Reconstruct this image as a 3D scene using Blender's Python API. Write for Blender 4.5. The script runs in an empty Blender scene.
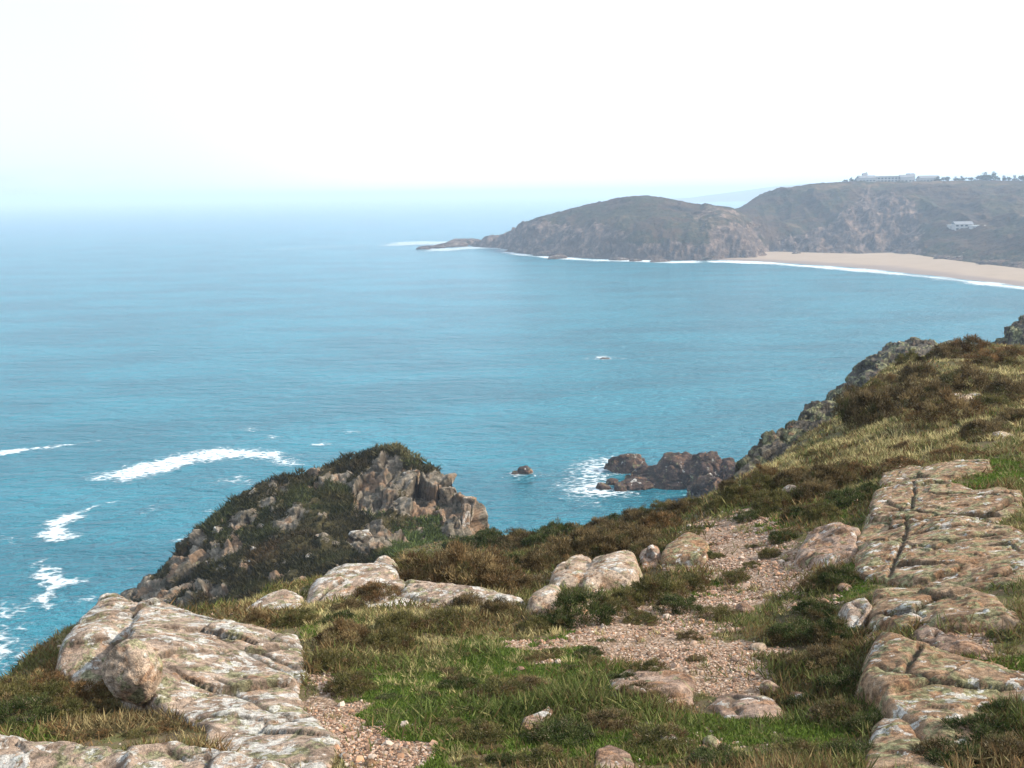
import bpy, math, random
import numpy as np
from mathutils import Vector, Matrix

random.seed(7)
rng = np.random.default_rng(11)
S = bpy.context.scene
COL = S.collection
R = math.radians

# ------------------------------------------------------------------ camera
H = 65.0                 # eye height above the sea
F = 983.0                # focal length in pixels at 1024 wide
PITCH = math.atan(191.0 / F)
cp, sp = math.cos(PITCH), math.sin(PITCH)
cam = bpy.data.cameras.new('camera')
cam.sensor_width = 36.0
cam.lens = 36.0 * F / 1024.0
cam.clip_start = 0.05
cam.clip_end = 120000
co = bpy.data.objects.new('camera', cam)
COL.objects.link(co)
co.location = (0, 0, H)
ROLL = R(0.85)           # the photographer held the camera slightly tilted
co.rotation_euler = (Matrix.Rotation(math.pi / 2 - PITCH, 3, 'X') @ Matrix.Rotation(-ROLL, 3, 'Z')).to_euler()
cr, sr = math.cos(ROLL), math.sin(ROLL)
S.camera = co


def ray(u, v):
    """slopes X/Y and Z/Y of the sight line through a picture point"""
    x0 = (u - 512.0) / F
    y0 = (384.0 - v) / F
    x, y = x0 * cr + y0 * sr, -x0 * sr + y0 * cr
    fy = cp + sp * y
    fz = -sp + cp * y
    return x / fy, fz / fy


def at(u, v, Y):
    a, g = ray(u, v)
    return np.array((a * Y, Y, H + g * Y))


def sea_at(u, v, z=0.0):
    a, g = ray(u, v)
    Y = (z - H) / g
    return np.array((a * Y, Y, z))


def project(P):
    P = np.asarray(P, float)
    X, Y, Z = P[..., 0], P[..., 1], P[..., 2] - H
    d = Y * cp - Z * sp
    h = Y * sp + Z * cp
    d = np.maximum(d, 1e-3)
    x, y = X / d, h / d
    return 512 + F * (x * cr - y * sr), 384 - F * (x * sr + y * cr)


# ------------------------------------------------------------------ noise
PERM = rng.permutation(256).astype(np.int64)
PERM = np.concatenate([PERM, PERM, PERM])
GR = rng.normal(size=(256, 3))
GR /= np.linalg.norm(GR, axis=1)[:, None]
RND = rng.random((256, 4))


def _h(i, j, k):
    return PERM[(PERM[(PERM[i & 255] + j) & 255] + k) & 255]


def perlin(P):
    P = np.asarray(P, float)
    I = np.floor(P).astype(np.int64)
    f = P - I
    w = f * f * f * (f * (f * 6 - 15) + 10)
    out = 0
    for dx in (0, 1):
        for dy in (0, 1):
            for dz in (0, 1):
                g = GR[_h(I[..., 0] + dx, I[..., 1] + dy, I[..., 2] + dz)]
                dd = g[..., 0] * (f[..., 0] - dx) + g[..., 1] * (f[..., 1] - dy) + g[..., 2] * (f[..., 2] - dz)
                ww = (w[..., 0] if dx else 1 - w[..., 0]) * (w[..., 1] if dy else 1 - w[..., 1]) * (w[..., 2] if dz else 1 - w[..., 2])
                out = out + dd * ww
    return out * 1.5


def fbm(P, octv=4, gain=0.5, ridged=False):
    P = np.asarray(P, float)
    s, a, n = 0, 1.0, 0
    for o in range(octv):
        v = perlin(P + 17.3 * o)
        if ridged:
            v = 1 - 2 * np.abs(v)
        s = s + a * v
        n += a
        a *= gain
        P = P * 2.03
    return s / n


def worley(P, facet=False):
    P = np.asarray(P, float)
    I = np.floor(P).astype(np.int64)
    f1 = np.full(P.shape[:-1], 9.0)
    f2 = f1.copy()
    cid = np.zeros(P.shape[:-1])
    tilt = np.zeros(P.shape[:-1])
    for dx in (-1, 0, 1):
        for dy in (-1, 0, 1):
            for dz in (-1, 0, 1):
                h = _h(I[..., 0] + dx, I[..., 1] + dy, I[..., 2] + dz)
                r = RND[h]
                q = P - (I + np.array((dx, dy, dz)) + r[..., :3])
                d = np.linalg.norm(q, axis=-1)
                nw = d < f1
                f2 = np.where(nw, f1, np.minimum(f2, d))
                f1 = np.where(nw, d, f1)
                cid = np.where(nw, r[..., 3], cid)
                if facet:
                    tilt = np.where(nw, np.sum(q * GR[(h + 91) & 255], axis=-1), tilt)
    return (f1, f2, cid, tilt) if facet else (f1, f2, cid)


def P3(x, y, z=0.0):
    return np.stack(np.broadcast_arrays(x, y, z), -1).astype(float)


def sstep(a, b, x):
    t = np.clip((x - a) / (b - a), 0, 1)
    return t * t * (3 - 2 * t)


# ------------------------------------------------------------------ polygons
def sdist(poly, x, y):
    """signed distance to a closed polygon, positive inside"""
    poly = np.asarray(poly, float)
    x = np.asarray(x, float)
    y = np.asarray(y, float)
    best = np.full(x.shape, 1e18)
    ins = np.zeros(x.shape, bool)
    n = len(poly)
    for i in range(n):
        ax, ay = poly[i]
        bx, by = poly[(i + 1) % n]
        ex, ey = bx - ax, by - ay
        t = np.clip(((x - ax) * ex + (y - ay) * ey) / (ex * ex + ey * ey + 1e-18), 0, 1)
        dd = (x - ax - t * ex) ** 2 + (y - ay - t * ey) ** 2
        best = np.minimum(best, dd)
        c = (ay > y) != (by > y)
        xi = ax + (y - ay) * ex / (ey if abs(ey) > 1e-18 else 1e-18)
        ins ^= c & (x < xi)
    d = np.sqrt(best)
    return np.where(ins, d, -d)


class Field:
    """surface through control points, z = H + Y * g(X/Y, ln Y), falling away outside an edge polygon"""

    def __init__(self, pts, edge=None, steep=1.6, rnd=0.3, smooth=1e-5):
        A = []
        G = []
        for p in pts:
            if p[0] == 'w':
                _, X, Y, Z = p
                A.append((X / Y, math.log(Y)))
                G.append((Z - H) / Y)
            else:
                a, g = ray(p[0], p[1])
                A.append((a, math.log(p[2])))
                G.append(g)
        self.A = np.array(A)
        n = len(A)
        D = np.linalg.norm(self.A[:, None] - self.A[None], axis=-1)
        K = D * D * np.log(D + 1e-12)
        M = np.zeros((n + 3, n + 3))
        M[:n, :n] = K + smooth * np.eye(n)
        M[:n, n] = 1
        M[:n, n + 1:] = self.A
        M[n, :n] = 1
        M[n + 1:, :n] = self.A.T
        self.w = np.linalg.solve(M, np.concatenate([G, np.zeros(3)]))
        self.edge, self.steep, self.rnd = edge, steep, rnd

    def g(self, a, s):
        a = np.asarray(a, float)
        s = np.asarray(s, float)
        out = self.w[-3] + self.w[-2] * a + self.w[-1] * s
        for (ca, cs), w in zip(self.A, self.w):
            r2 = (a - ca) ** 2 + (s - cs) ** 2
            out = out + w * 0.5 * r2 * np.log(r2 + 1e-24)
        return out

    def top(self, X, Y):
        return H + Y * self.g(X / Y, np.log(Y))

    def z(self, X, Y):
        t = self.top(X, Y)
        if self.edge is not None:
            d = np.maximum(-sdist(self.edge, X, Y), 0)
            t = t - self.steep * (np.sqrt(d * d + self.rnd ** 2) - self.rnd)
        return t

    def hit(self, u, v, h=0.0, lo=1.6, hi=60.0):
        a, gv = ray(u, v)
        s = np.linspace(math.log(lo), math.log(hi), 900)
        Y = np.exp(s)
        val = (self.z(a * Y, Y) + h - H) / Y - gv
        i = np.argmax(val > 0) if (val > 0).any() else int(np.argmax(val))
        if i > 0 and val[i] > 0:
            t = val[i - 1] / (val[i - 1] - val[i])
            Yh = math.exp(s[i - 1] + t * (s[i] - s[i - 1]))
        else:
            Yh = Y[i]
        return a * Yh, Yh


def pl(u, Y):
    """plan point at forward distance Y under picture column u (taken near mid height)"""
    return (ray(u, 520)[0] * Y, Y)


# ------------------------------------------------------------------ meshes
def mesh(name, V, quads=None, tris=None, smooth=True, mat=None, attrs=None, colors=None):
    me = bpy.data.meshes.new(name)
    V = np.asarray(V, np.float32).reshape(-1, 3)
    parts = []
    tot = []
    if quads is not None and len(quads):
        q = np.asarray(quads, np.int32)
        parts.append(q.ravel())
        tot.append(np.full(len(q), 4, np.int32))
    if tris is not None and len(tris):
        t = np.asarray(tris, np.int32)
        parts.append(t.ravel())
        tot.append(np.full(len(t), 3, np.int32))
    L = np.concatenate(parts)
    T = np.concatenate(tot)
    me.vertices.add(len(V))
    me.vertices.foreach_set('co', V.ravel())
    me.loops.add(len(L))
    me.loops.foreach_set('vertex_index', L)
    me.polygons.add(len(T))
    st = np.concatenate([[0], np.cumsum(T)[:-1]]).astype(np.int32)
    me.polygons.foreach_set('loop_start', st)
    me.polygons.foreach_set('loop_total', T)
    me.polygons.foreach_set('use_smooth', np.full(len(T), smooth, bool))
    for k, a in (attrs or {}).items():
        at_ = me.attributes.new(k, 'FLOAT', 'POINT')
        at_.data.foreach_set('value', np.asarray(a, np.float32).ravel())
    for k, c in (colors or {}).items():
        c = np.asarray(c, np.float32)
        c = np.concatenate([c, np.ones((len(c), 1), np.float32)], 1)
        at_ = me.attributes.new(k, 'FLOAT_COLOR', 'POINT')
        at_.data.foreach_set('color', c.ravel())
    me.update(calc_edges=True)
    me.validate()
    if mat:
        me.materials.append(mat)
    return me


def link(name, me, label=None, cat=None, group=None, kind=None, parent=None):
    o = bpy.data.objects.new(name, me)
    COL.objects.link(o)
    tag(o, label, cat, group, kind)
    if parent:
        o.parent = parent
    return o


def tag(o, label=None, cat=None, group=None, kind=None):
    for k, v in (('label', label), ('category', cat), ('group', group), ('kind', kind)):
        if v:
            o[k] = v
    return o


def empty(name, loc, label, cat, group=None):
    o = bpy.data.objects.new(name, None)
    COL.objects.link(o)
    o.location = loc
    return tag(o, label, cat, group)


def grid_quads(n, m, keep=None):
    i = np.arange((n - 1) * (m - 1))
    r, c = i // (m - 1), i % (m - 1)
    b = r * m + c
    q = np.stack([b, b + 1, b + m + 1, b + m], 1)
    if keep is not None:
        k = keep.ravel()
        q = q[k[q].any(axis=1)]
    return q


def compact(V, q, attrs):
    used = np.unique(q)
    mp = np.full(len(V), -1, np.int64)
    mp[used] = np.arange(len(used))
    return V[used], mp[q], {k: a.ravel()[used] for k, a in attrs.items()}


def normals_grid(P):
    du = np.gradient(P, axis=1)
    dv = np.gradient(P, axis=0)
    n = np.cross(du, dv)
    return n / (np.linalg.norm(n, axis=-1, keepdims=True) + 1e-12)


# ------------------------------------------------------------------ material helpers
class NT:
    def __init__(self, name):
        self.m = bpy.data.materials.new(name)
        self.m.use_nodes = True
        self.t = self.m.node_tree
        self.t.nodes.clear()
        self.out = self.n('ShaderNodeOutputMaterial')

    def n(self, typ, **kw):
        nd = self.t.nodes.new(typ)
        for k, v in kw.items():
            setattr(nd, k, v)
        return nd

    def l(self, a, b):
        self.t.links.new(a, b)

    def put(self, sock, val):
        if isinstance(val, bpy.types.NodeSocket):
            self.l(val, sock)
        elif val is not None:
            if isinstance(val, tuple) and len(val) == 3 and sock.type == 'RGBA':
                val = val + (1,)
            sock.default_value = val

    def pos(self):
        return self.n('ShaderNodeNewGeometry').outputs['Position']

    def attr(self, name, color=False):
        a = self.n('ShaderNodeAttribute', attribute_name=name)
        return a.outputs['Color' if color else 'Fac']

    def scale(self, vec, s):
        mnode = self.n('ShaderNodeMapping')
        self.l(vec, mnode.inputs['Vector'])
        mnode.inputs['Scale'].default_value = s
        return mnode.outputs[0]

    def noise(self, vec, scale, detail=4, rough=0.55, dist=0.0, out='Fac'):
        nd = self.n('ShaderNodeTexNoise')
        self.l(vec, nd.inputs['Vector'])
        nd.inputs['Scale'].default_value = scale
        nd.inputs['Detail'].default_value = detail
        nd.inputs['Roughness'].default_value = rough
        nd.inputs['Distortion'].default_value = dist
        return nd.outputs[out]

    def vor(self, vec, scale, feature='F1', out='Distance', rnd=1.0):
        nd = self.n('ShaderNodeTexVoronoi', feature=feature)
        self.l(vec, nd.inputs['Vector'])
        nd.inputs['Scale'].default_value = scale
        nd.inputs['Randomness'].default_value = rnd
        return nd.outputs[out]

    def ramp(self, f, stops, interp='LINEAR'):
        nd = self.n('ShaderNodeValToRGB')
        self.l(f, nd.inputs[0])
        cr = nd.color_ramp
        cr.interpolation = interp
        while len(cr.elements) < len(stops):
            cr.elements.new(0.5)
        for e, (p, c) in zip(cr.elements, stops):
            e.position = p
            e.color = (c + (1,)) if isinstance(c, tuple) else (c, c, c, 1)
        return nd.outputs[0]

    def step(self, f, a, b):
        nd = self.n('ShaderNodeMapRange', interpolation_type='SMOOTHSTEP')
        self.put(nd.inputs[0], f)
        nd.inputs[1].default_value = a
        nd.inputs[2].default_value = b
        return nd.outputs[0]

    def math(self, op, a, b=None, clamp=False):
        nd = self.n('ShaderNodeMath', operation=op, use_clamp=clamp)
        self.put(nd.inputs[0], a)
        if b is not None:
            self.put(nd.inputs[1], b)
        return nd.outputs[0]

    def mix(self, f, a, b, mode='MIX'):
        nd = self.n('ShaderNodeMix', data_type='RGBA', blend_type=mode)
        self.put(nd.inputs[0], f)
        self.put(nd.inputs[6], a)
        self.put(nd.inputs[7], b)
        return nd.outputs[2]

    def bump(self, h, strength=0.5, dist=0.02, normal=None):
        nd = self.n('ShaderNodeBump')
        self.l(h, nd.inputs['Height'])
        nd.inputs['Strength'].default_value = strength
        nd.inputs['Distance'].default_value = dist
        if normal is not None:
            self.l(normal, nd.inputs['Normal'])
        return nd.outputs[0]

    def bsdf(self, col, rough=0.9, spec=0.2, normal=None, **kw):
        b = self.n('ShaderNodeBsdfPrincipled')
        self.put(b.inputs['Base Color'], col)
        self.put(b.inputs['Roughness'], rough)
        b.inputs['Specular IOR Level'].default_value = spec
        if normal is not None:
            self.l(normal, b.inputs['Normal'])
        for k, v in kw.items():
            self.put(b.inputs[k], v)
        return b.outputs[0]

    def done(self, sh):
        self.l(sh, self.out.inputs['Surface'])
        return self.m


def up_mask(N, a, b):
    g = N.n('ShaderNodeNewGeometry')
    s = N.n('ShaderNodeSeparateXYZ')
    N.l(g.outputs['Normal'], s.inputs[0])
    return N.step(s.outputs[2], a, b)


def granite(name, size=1.0, lichen=0.5, rust=0.5, moss=0.3, base=((0.17, 0.12, 0.09), (0.33, 0.245, 0.185), (0.45, 0.345, 0.27)), crack=True):
    """weathered pink-grey granite; size = metres of the main mottling"""
    N = NT(name)
    p = N.pos()
    k = 1.0 / size
    lo = N.noise(p, 3.0 * k, 6, 0.62, 0.4)
    col = N.ramp(lo, [(0.36, base[0]), (0.5, base[1]), (0.64, base[2])])
    gr = N.noise(p, 75 * k, 3, 0.7)
    md = N.noise(p, 14 * k, 6, 0.68)
    # grain and pitting
    col = N.mix(0.8, col, N.ramp(md, [(0.36, (0.40, 0.38, 0.36)), (0.5, (0.95, 0.95, 0.95)), (0.64, (1.4, 1.33, 1.27))]), 'MULTIPLY')
    # iron stain
    off = N.scale(p, (1, 1, 1))
    off.node.inputs['Location'].default_value = (13.1, 4.2, 7.7)
    rs = N.step(N.noise(off, 3.0 * k, 7, 0.66, 0.6), 0.60 - 0.12 * rust, 0.70 - 0.12 * rust)
    col = N.mix(N.math('MULTIPLY', rs, 0.7), col, N.mix(N.step(md, 0.4, 0.6), (0.13, 0.06, 0.03), (0.38, 0.21, 0.11)))
    # green-grey lichen and moss film
    off2 = N.scale(p, (1, 1, 1))
    off2.node.inputs['Location'].default_value = (-5.1, 9.2, 2.7)
    gm = N.step(N.noise(off2, 4.0 * k, 7, 0.68, 0.5), 0.60 - 0.14 * moss, 0.67 - 0.14 * moss)
    col = N.mix(N.math('MULTIPLY', gm, 0.75), col, N.mix(N.step(md, 0.4, 0.6), (0.08, 0.085, 0.038), (0.30, 0.30, 0.16)))
    # pale lichen crusts, on tops rather than undersides
    off3 = N.scale(p, (1, 1, 1))
    off3.node.inputs['Location'].default_value = (3.1, -2.2, 21.7)
    wl = N.noise(off3, 4.2 * k, 9, 0.70, 0.3)
    big = N.noise(off3, 1.3 * k, 3, 0.5)
    wl = N.math('ADD', wl, N.math('MULTIPLY', N.math('SUBTRACT', big, 0.5), 0.35))
    wl2 = N.step(wl, 0.605 - 0.11 * lichen, 0.645 - 0.11 * lichen)
    wl2 = N.math('MULTIPLY', wl2, N.math('ADD', N.math('MULTIPLY', up_mask(N, 0.0, 0.7), 0.6), 0.3))
    col = N.mix(N.math('MULTIPLY', wl2, 0.85), col, N.mix(N.step(md, 0.36, 0.62), (0.32, 0.30, 0.27), (0.68, 0.66, 0.62)))
    dk = N.step(N.noise(off, 10 * k, 8, 0.75), 0.585, 0.64)
    col = N.mix(N.math('MULTIPLY', dk, 0.65), col, (0.06, 0.05, 0.04))
    col = N.mix(0.6, col, N.ramp(gr, [(0.34, (0.45, 0.42, 0.40)), (0.5, (1, 1, 1)), (0.66, (1.4, 1.32, 1.25))]), 'MULTIPLY')
    if crack:
        c = N.attr('crack')
        col = N.mix(N.math('MULTIPLY', c, 0.75), col, (0.045, 0.035, 0.025))
    hgt = N.math('ADD', N.math('MULTIPLY', md, 0.6), N.math('ADD', N.math('MULTIPLY', gr, 0.12), N.math('MULTIPLY', N.noise(p, 40 * k, 5, 0.7), 0.35)))
    b1 = N.bump(hgt, 1.0, 0.11 * size)
    return N.done(N.bsdf(col, 0.92, 0.15, b1))


def leaf_mat(name, transl=0.3):
    N = NT(name)
    c = N.attr('Col', True)
    b = N.bsdf(c, 0.75, 0.15)
    t = N.n('ShaderNodeBsdfTranslucent')
    N.l(c, t.inputs[0])
    mx = N.n('ShaderNodeMixShader')
    mx.inputs[0].default_value = transl
    N.l(b, mx.inputs[1])
    N.l(t.outputs[0], mx.inputs[2])
    return N.done(mx.outputs[0])


LEAF = leaf_mat('foliage')


# ------------------------------------------------------------------ blades and rocks
def blades(root, tip, width, colors, bend=None, tipcol=None):
    """each blade: a bent strip of 5 points. root/tip (n,3), width (n,), colors (n,3)"""
    n = len(root)
    d = tip - root
    side = np.cross(d, rng.normal(size=(n, 3)))
    side /= (np.linalg.norm(side, axis=1, keepdims=True) + 1e-9)
    mid = root + d * 0.5
    if bend is not None:
        mid = mid + bend
    w = width[:, None] * 0.5
    V = np.stack([root - side * w, root + side * w, mid - side * w * 0.8, mid + side * w * 0.8, tip], 1).reshape(-1, 3)
    b = (np.arange(n) * 5)[:, None]
    q = b + np.array([[0, 1, 3, 2]])
    t = b + np.array([[2, 3, 4]])
    if tipcol is None:
        C = np.repeat(colors, 5, 0)
    else:
        C = np.stack([colors, colors, colors * 0.6 + tipcol * 0.4, colors * 0.6 + tipcol * 0.4, tipcol], 1).reshape(-1, 3)
    return V, q, t, C


def cube_sphere(n):
    """unit sphere from a subdivided cube"""
    V = []
    Q = []
    lin = np.tan(np.linspace(-math.pi / 4, math.pi / 4, n))
    for ax in range(3):
        for sg in (-1, 1):
            a, b = np.meshgrid(lin, lin, indexing='ij')
            p = np.zeros((n, n, 3))
            p[..., ax] = sg
            p[..., (ax + 1) % 3] = a
            p[..., (ax + 2) % 3] = b
            base = sum(len(v) for v in V)
            q = grid_quads(n, n) + base
            if sg > 0:
                q = q[:, ::-1]
            Q.append(q[:, ::-1])
            V.append(p.reshape(-1, 3))
    V = np.concatenate(V)
    Q = np.concatenate(Q)
    V /= np.linalg.norm(V, axis=1, keepdims=True)
    key = np.round(V * 1e5).astype(np.int64)
    _, first, inv = np.unique(key, axis=0, return_index=True, return_inverse=True)
    return V[first], inv.ravel()[Q]


SPH = {}


def rock(n=24, size=(1, 1, 1), seed=0, planes=14, soft=14.0, rough=0.06, freq=2.0, cracks=0.0, sharp=0.0, box=0.0):
    """irregular boulder: soft intersection of random half-spaces, then noise"""
    if n not in SPH:
        SPH[n] = cube_sphere(n)
    D, Q = SPH[n]
    r = np.random.default_rng(seed)
    N = r.normal(size=(planes, 3))
    N /= np.linalg.norm(N, axis=1, keepdims=True)
    if box:
        bx = np.array([(1, 0, 0), (-1, 0, 0), (0, 1, 0), (0, -1, 0), (0, 0, 1), (0, 0, -1)], float) + r.normal(size=(6, 3)) * 0.12
        bx /= np.linalg.norm(bx, axis=1, keepdims=True)
        N = np.concatenate([N, bx])
    dist = np.concatenate([r.uniform(0.75, 1.05, planes), r.uniform(0.6, 0.72, len(N) - planes)])
    c = np.maximum(D @ N.T, 1e-3)
    x = c / dist
    rad = 1.0 / ((np.sum(x ** soft, axis=1) + (1 / 1.12) ** soft) ** (1.0 / soft))
    P = D * rad[:, None]
    nz = fbm(P * freq + seed * 3.7, 5, 0.55)
    P = P + D * (nz * rough * 2)[:, None]
    ck = np.zeros(len(P))
    if cracks:
        f1, f2, cid = worley(P * np.array((1.3, 1.3, 1.0)) * 1.1 + seed + fbm(P * 2, 3)[:, None] * 0.25)
        ck = 1 - sstep(0.02, 0.10, f2 - f1)
        P = P + D * ((cid - 0.5) * cracks - ck * cracks * 0.8)[:, None]
    if sharp:
        f1, f2, cid = worley(P * 3.1 + seed)
        P = P + D * ((0.5 - f1) * sharp)[:, None]
    return P * np.array(size), Q, ck


def rotz(a):
    c, s = math.cos(a), math.sin(a)
    return np.array(((c, -s, 0), (s, c, 0), (0, 0, 1)))


def rot(ax, ay, az):
    return np.array(Matrix.Rotation(az, 3, 'Z') @ Matrix.Rotation(ay, 3, 'Y') @ Matrix.Rotation(ax, 3, 'X'))


def join(items):
    V, Q, C = [], [], []
    n = 0
    for v, q, c in items:
        V.append(v)
        Q.append(q + n)
        C.append(c)
        n += len(v)
    return np.concatenate(V), np.concatenate(Q), np.concatenate(C)


# ------------------------------------------------------------------ the clifftop
TOP = [
    (-60, 790, 3.2), (0, 768, 3.3), (256, 768, 3.2), (512, 768, 3.1), (768, 768, 3.0), (1024, 768, 2.75), (1090, 780, 2.6),
    (512, 1100, 1.6), (0, 1100, 1.7), (1024, 1100, 1.5),
    (0, 710, 4.2), (130, 706, 4.4), (256, 700, 4.3), (400, 700, 4.25), (512, 700, 4.2), (640, 700, 4.1), (768, 700, 4.0), (900, 700, 3.75), (1024, 690, 3.6),
    (0, 690, 4.9), (60, 672, 5.2), (160, 655, 5.4), (300, 650, 5.2), (400, 650, 5.2), (512, 650, 5.2), (640, 650, 5.05), (768, 650, 4.95), (830, 655, 4.7), (900, 640, 4.45), (1024, 640, 4.15),
    (100, 632, 6.3), (200, 632, 6.4), (290, 620, 6.3), (400, 605, 6.7), (512, 600, 6.9), (650, 600, 6.7), (768, 600, 6.3), (860, 600, 5.7), (960, 600, 5.2), (1024, 600, 4.95),
    (270, 606, 7.3), (330, 588, 8.2), (400, 574, 9.3), (470, 565, 10.0), (560, 572, 9.0), (650, 560, 8.7), (768, 560, 7.8), (860, 555, 7.0), (960, 545, 6.5), (1024, 545, 6.2),
    (690, 530, 10.5), (768, 530, 9.3), (860, 520, 8.4), (960, 510, 7.9), (1024, 505, 7.6),
    (725, 500, 13.0), (800, 500, 11.3), (880, 490, 9.9), (960, 475, 9.6), (1024, 475, 9.3),
    (745, 476, 16.0), (800, 468, 14.5), (880, 462, 12.2), (960, 455, 11.6), (1024, 450, 11.2),
    (845, 440, 18.0), (900, 430, 16.0), (1024, 420, 14.2),
    (850, 412, 23.0), (930, 395, 20.5), (1024, 392, 18.2),
    (885, 374, 30.0), (960, 366, 28.0), (1024, 368, 25.0), (925, 358, 33.0), (970, 351, 35.0), (1024, 351, 35.0), (1150, 345, 34.0), (1250, 420, 14.0), (1200, 560, 5.5),
    # the brown spur running down to the crag
    (640, 545, 14.0), (560, 560, 13.2), (500, 556, 18.0), (620, 532, 19.0), (560, 545, 21.0), (500, 548, 26.0),
    (690, 507, 17.0), (640, 520, 22.0), (600, 526, 27.0), (560, 531, 33.0), (520, 537, 40.0), (484, 537, 50.0), (450, 552, 40.0), (440, 545, 55.0), (480, 535, 60.0),
]
EDGE = [(-14, 4.6), (-6, 4.9), pl(0, 5.15), pl(50, 6.1), pl(90, 7.2), pl(200, 7.3), pl(262, 7.9), pl(300, 9.0), pl(340, 9.7), pl(400, 11), pl(440, 13.5),
        pl(440, 20), pl(425, 30), pl(410, 45), pl(405, 60), pl(480, 61), pl(484, 50.5), pl(520, 41), pl(560, 34), pl(600, 27.7), pl(640, 22.6), pl(690, 17.5),
        pl(716, 17.0), pl(742, 18), pl(790, 21), pl(835, 24), pl(848, 27), pl(880, 31.5), pl(915, 35), pl(960, 37), pl(1024, 38), (24, 40), (45, 38), (45, 1), (-14, 1)]
GND = Field(TOP, EDGE, steep=1.7, rnd=0.25)


def ground_noise(X, Y):
    amp = np.clip(Y * 0.012, 0.03, 0.25)
    sc = 1.0 / np.clip(Y * 0.12, 0.45, 3.0)
    return fbm(P3(X * 1.4, Y * 1.4), 4) * 0.05 + fbm(P3(X * 0.35, Y * 0.35, 5.0), 3) * np.clip((Y - 6) * 0.02, 0, 0.35)


def gz(X, Y):
    X = np.asarray(X, float)
    Y = np.asarray(Y, float)
    return GND.z(X, Y) + ground_noise(X, Y)


# painted layout of the ground cover: ellipses (u, v, ru, rv, weight) in the photograph, turned into plan by the sight lines
def ell(u, v, lst):
    m = np.zeros(np.shape(u))
    for cu, cv, ru, rv, w in lst:
        d = ((u - cu) / ru) ** 2 + ((v - cv) / rv) ** 2
        m = np.maximum(m, w * np.clip(1.6 - d * 0.8, 0, 1))
    return m


GRAVEL = [(740, 535, 42, 22, 1), (760, 570, 55, 24, 1), (700, 560, 28, 14, .7), (690, 608, 60, 18, .9), (650, 640, 55, 22, 1), (700, 660, 60, 26, 1),
          (600, 625, 28, 24, .9), (740, 690, 40, 14, .8), (560, 645, 60, 7, .7), (330, 705, 24, 18, 1), (385, 748, 45, 26, 1), (318, 680, 12, 20, 1),
          (980, 640, 40, 14, .7), (900, 628, 40, 8, .7), (840, 500, 30, 10, .4), (690, 740, 30, 10, .5), (345, 725, 22, 14, 1), (800, 590, 30, 14, .6), (240, 735, 20, 20, .5)]
MOSS = [(470, 700, 60, 30, .58), (530, 745, 60, 22, .55), (600, 690, 40, 12, .5), (620, 755, 60, 16, .5), (700, 730, 60, 12, .5), (350, 665, 26, 14, .5), (415, 705, 42, 34, 1), (440, 740, 50, 26, .8), (500, 655, 45, 14, .8), (560, 665, 55, 14, .9), (730, 595, 26, 8, .7), (600, 655, 26, 10, .8),
        (1000, 665, 40, 8, 1), (960, 490, 40, 8, 1), (1000, 470, 26, 8, .8), (815, 505, 30, 10, .9), (770, 520, 24, 12, .8), (560, 640, 14, 8, 1), (330, 625, 30, 10, .5),
        (705, 590, 16, 12, .7), (715, 540, 12, 14, .9), (850, 575, 30, 12, .9), (640, 730, 70, 20, .5), (900, 760, 100, 20, .5), (10, 735, 40, 8, .7), (820, 740, 40, 22, .6)]
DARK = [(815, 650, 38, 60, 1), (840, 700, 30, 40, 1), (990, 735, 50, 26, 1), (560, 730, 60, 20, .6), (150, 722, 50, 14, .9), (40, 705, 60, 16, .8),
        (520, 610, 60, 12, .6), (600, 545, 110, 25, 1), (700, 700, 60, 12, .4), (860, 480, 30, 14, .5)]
STRAW = [(470, 650, 140, 40, .8), (400, 620, 90, 28, .8), (850, 445, 120, 22, 1), (960, 420, 90, 30, .8), (950, 375, 80, 18, 1), (770, 470, 30, 14, .6), (330, 640, 20, 30, .6), (280, 610, 40, 10, .9)]


def cover_masks(X, Y, Z):
    u, v = project(P3(X, Y, Z))
    wob = fbm(P3(X * 3.0, Y * 3.0, 2.0), 4)
    wob2 = fbm(P3(X * 3.0, Y * 3.0, 9.0), 4)
    u = u + wob * 70
    v = v + wob2 * 36
    n = fbm(P3(X * 5.5, Y * 5.5, 4.0), 3) * 0.5
    gv = np.clip(ell(u, v, GRAVEL) + n * 0.5 * (ell(u, v, GRAVEL) > 0.05), 0, 1)
    ms = np.clip(ell(u, v, MOSS) + n * 0.6 * (ell(u, v, MOSS) > 0.05), 0, 1)
    dk = ell(u, v, DARK)
    stw = ell(u, v, STRAW)
    return gv, ms, dk, stw


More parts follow.
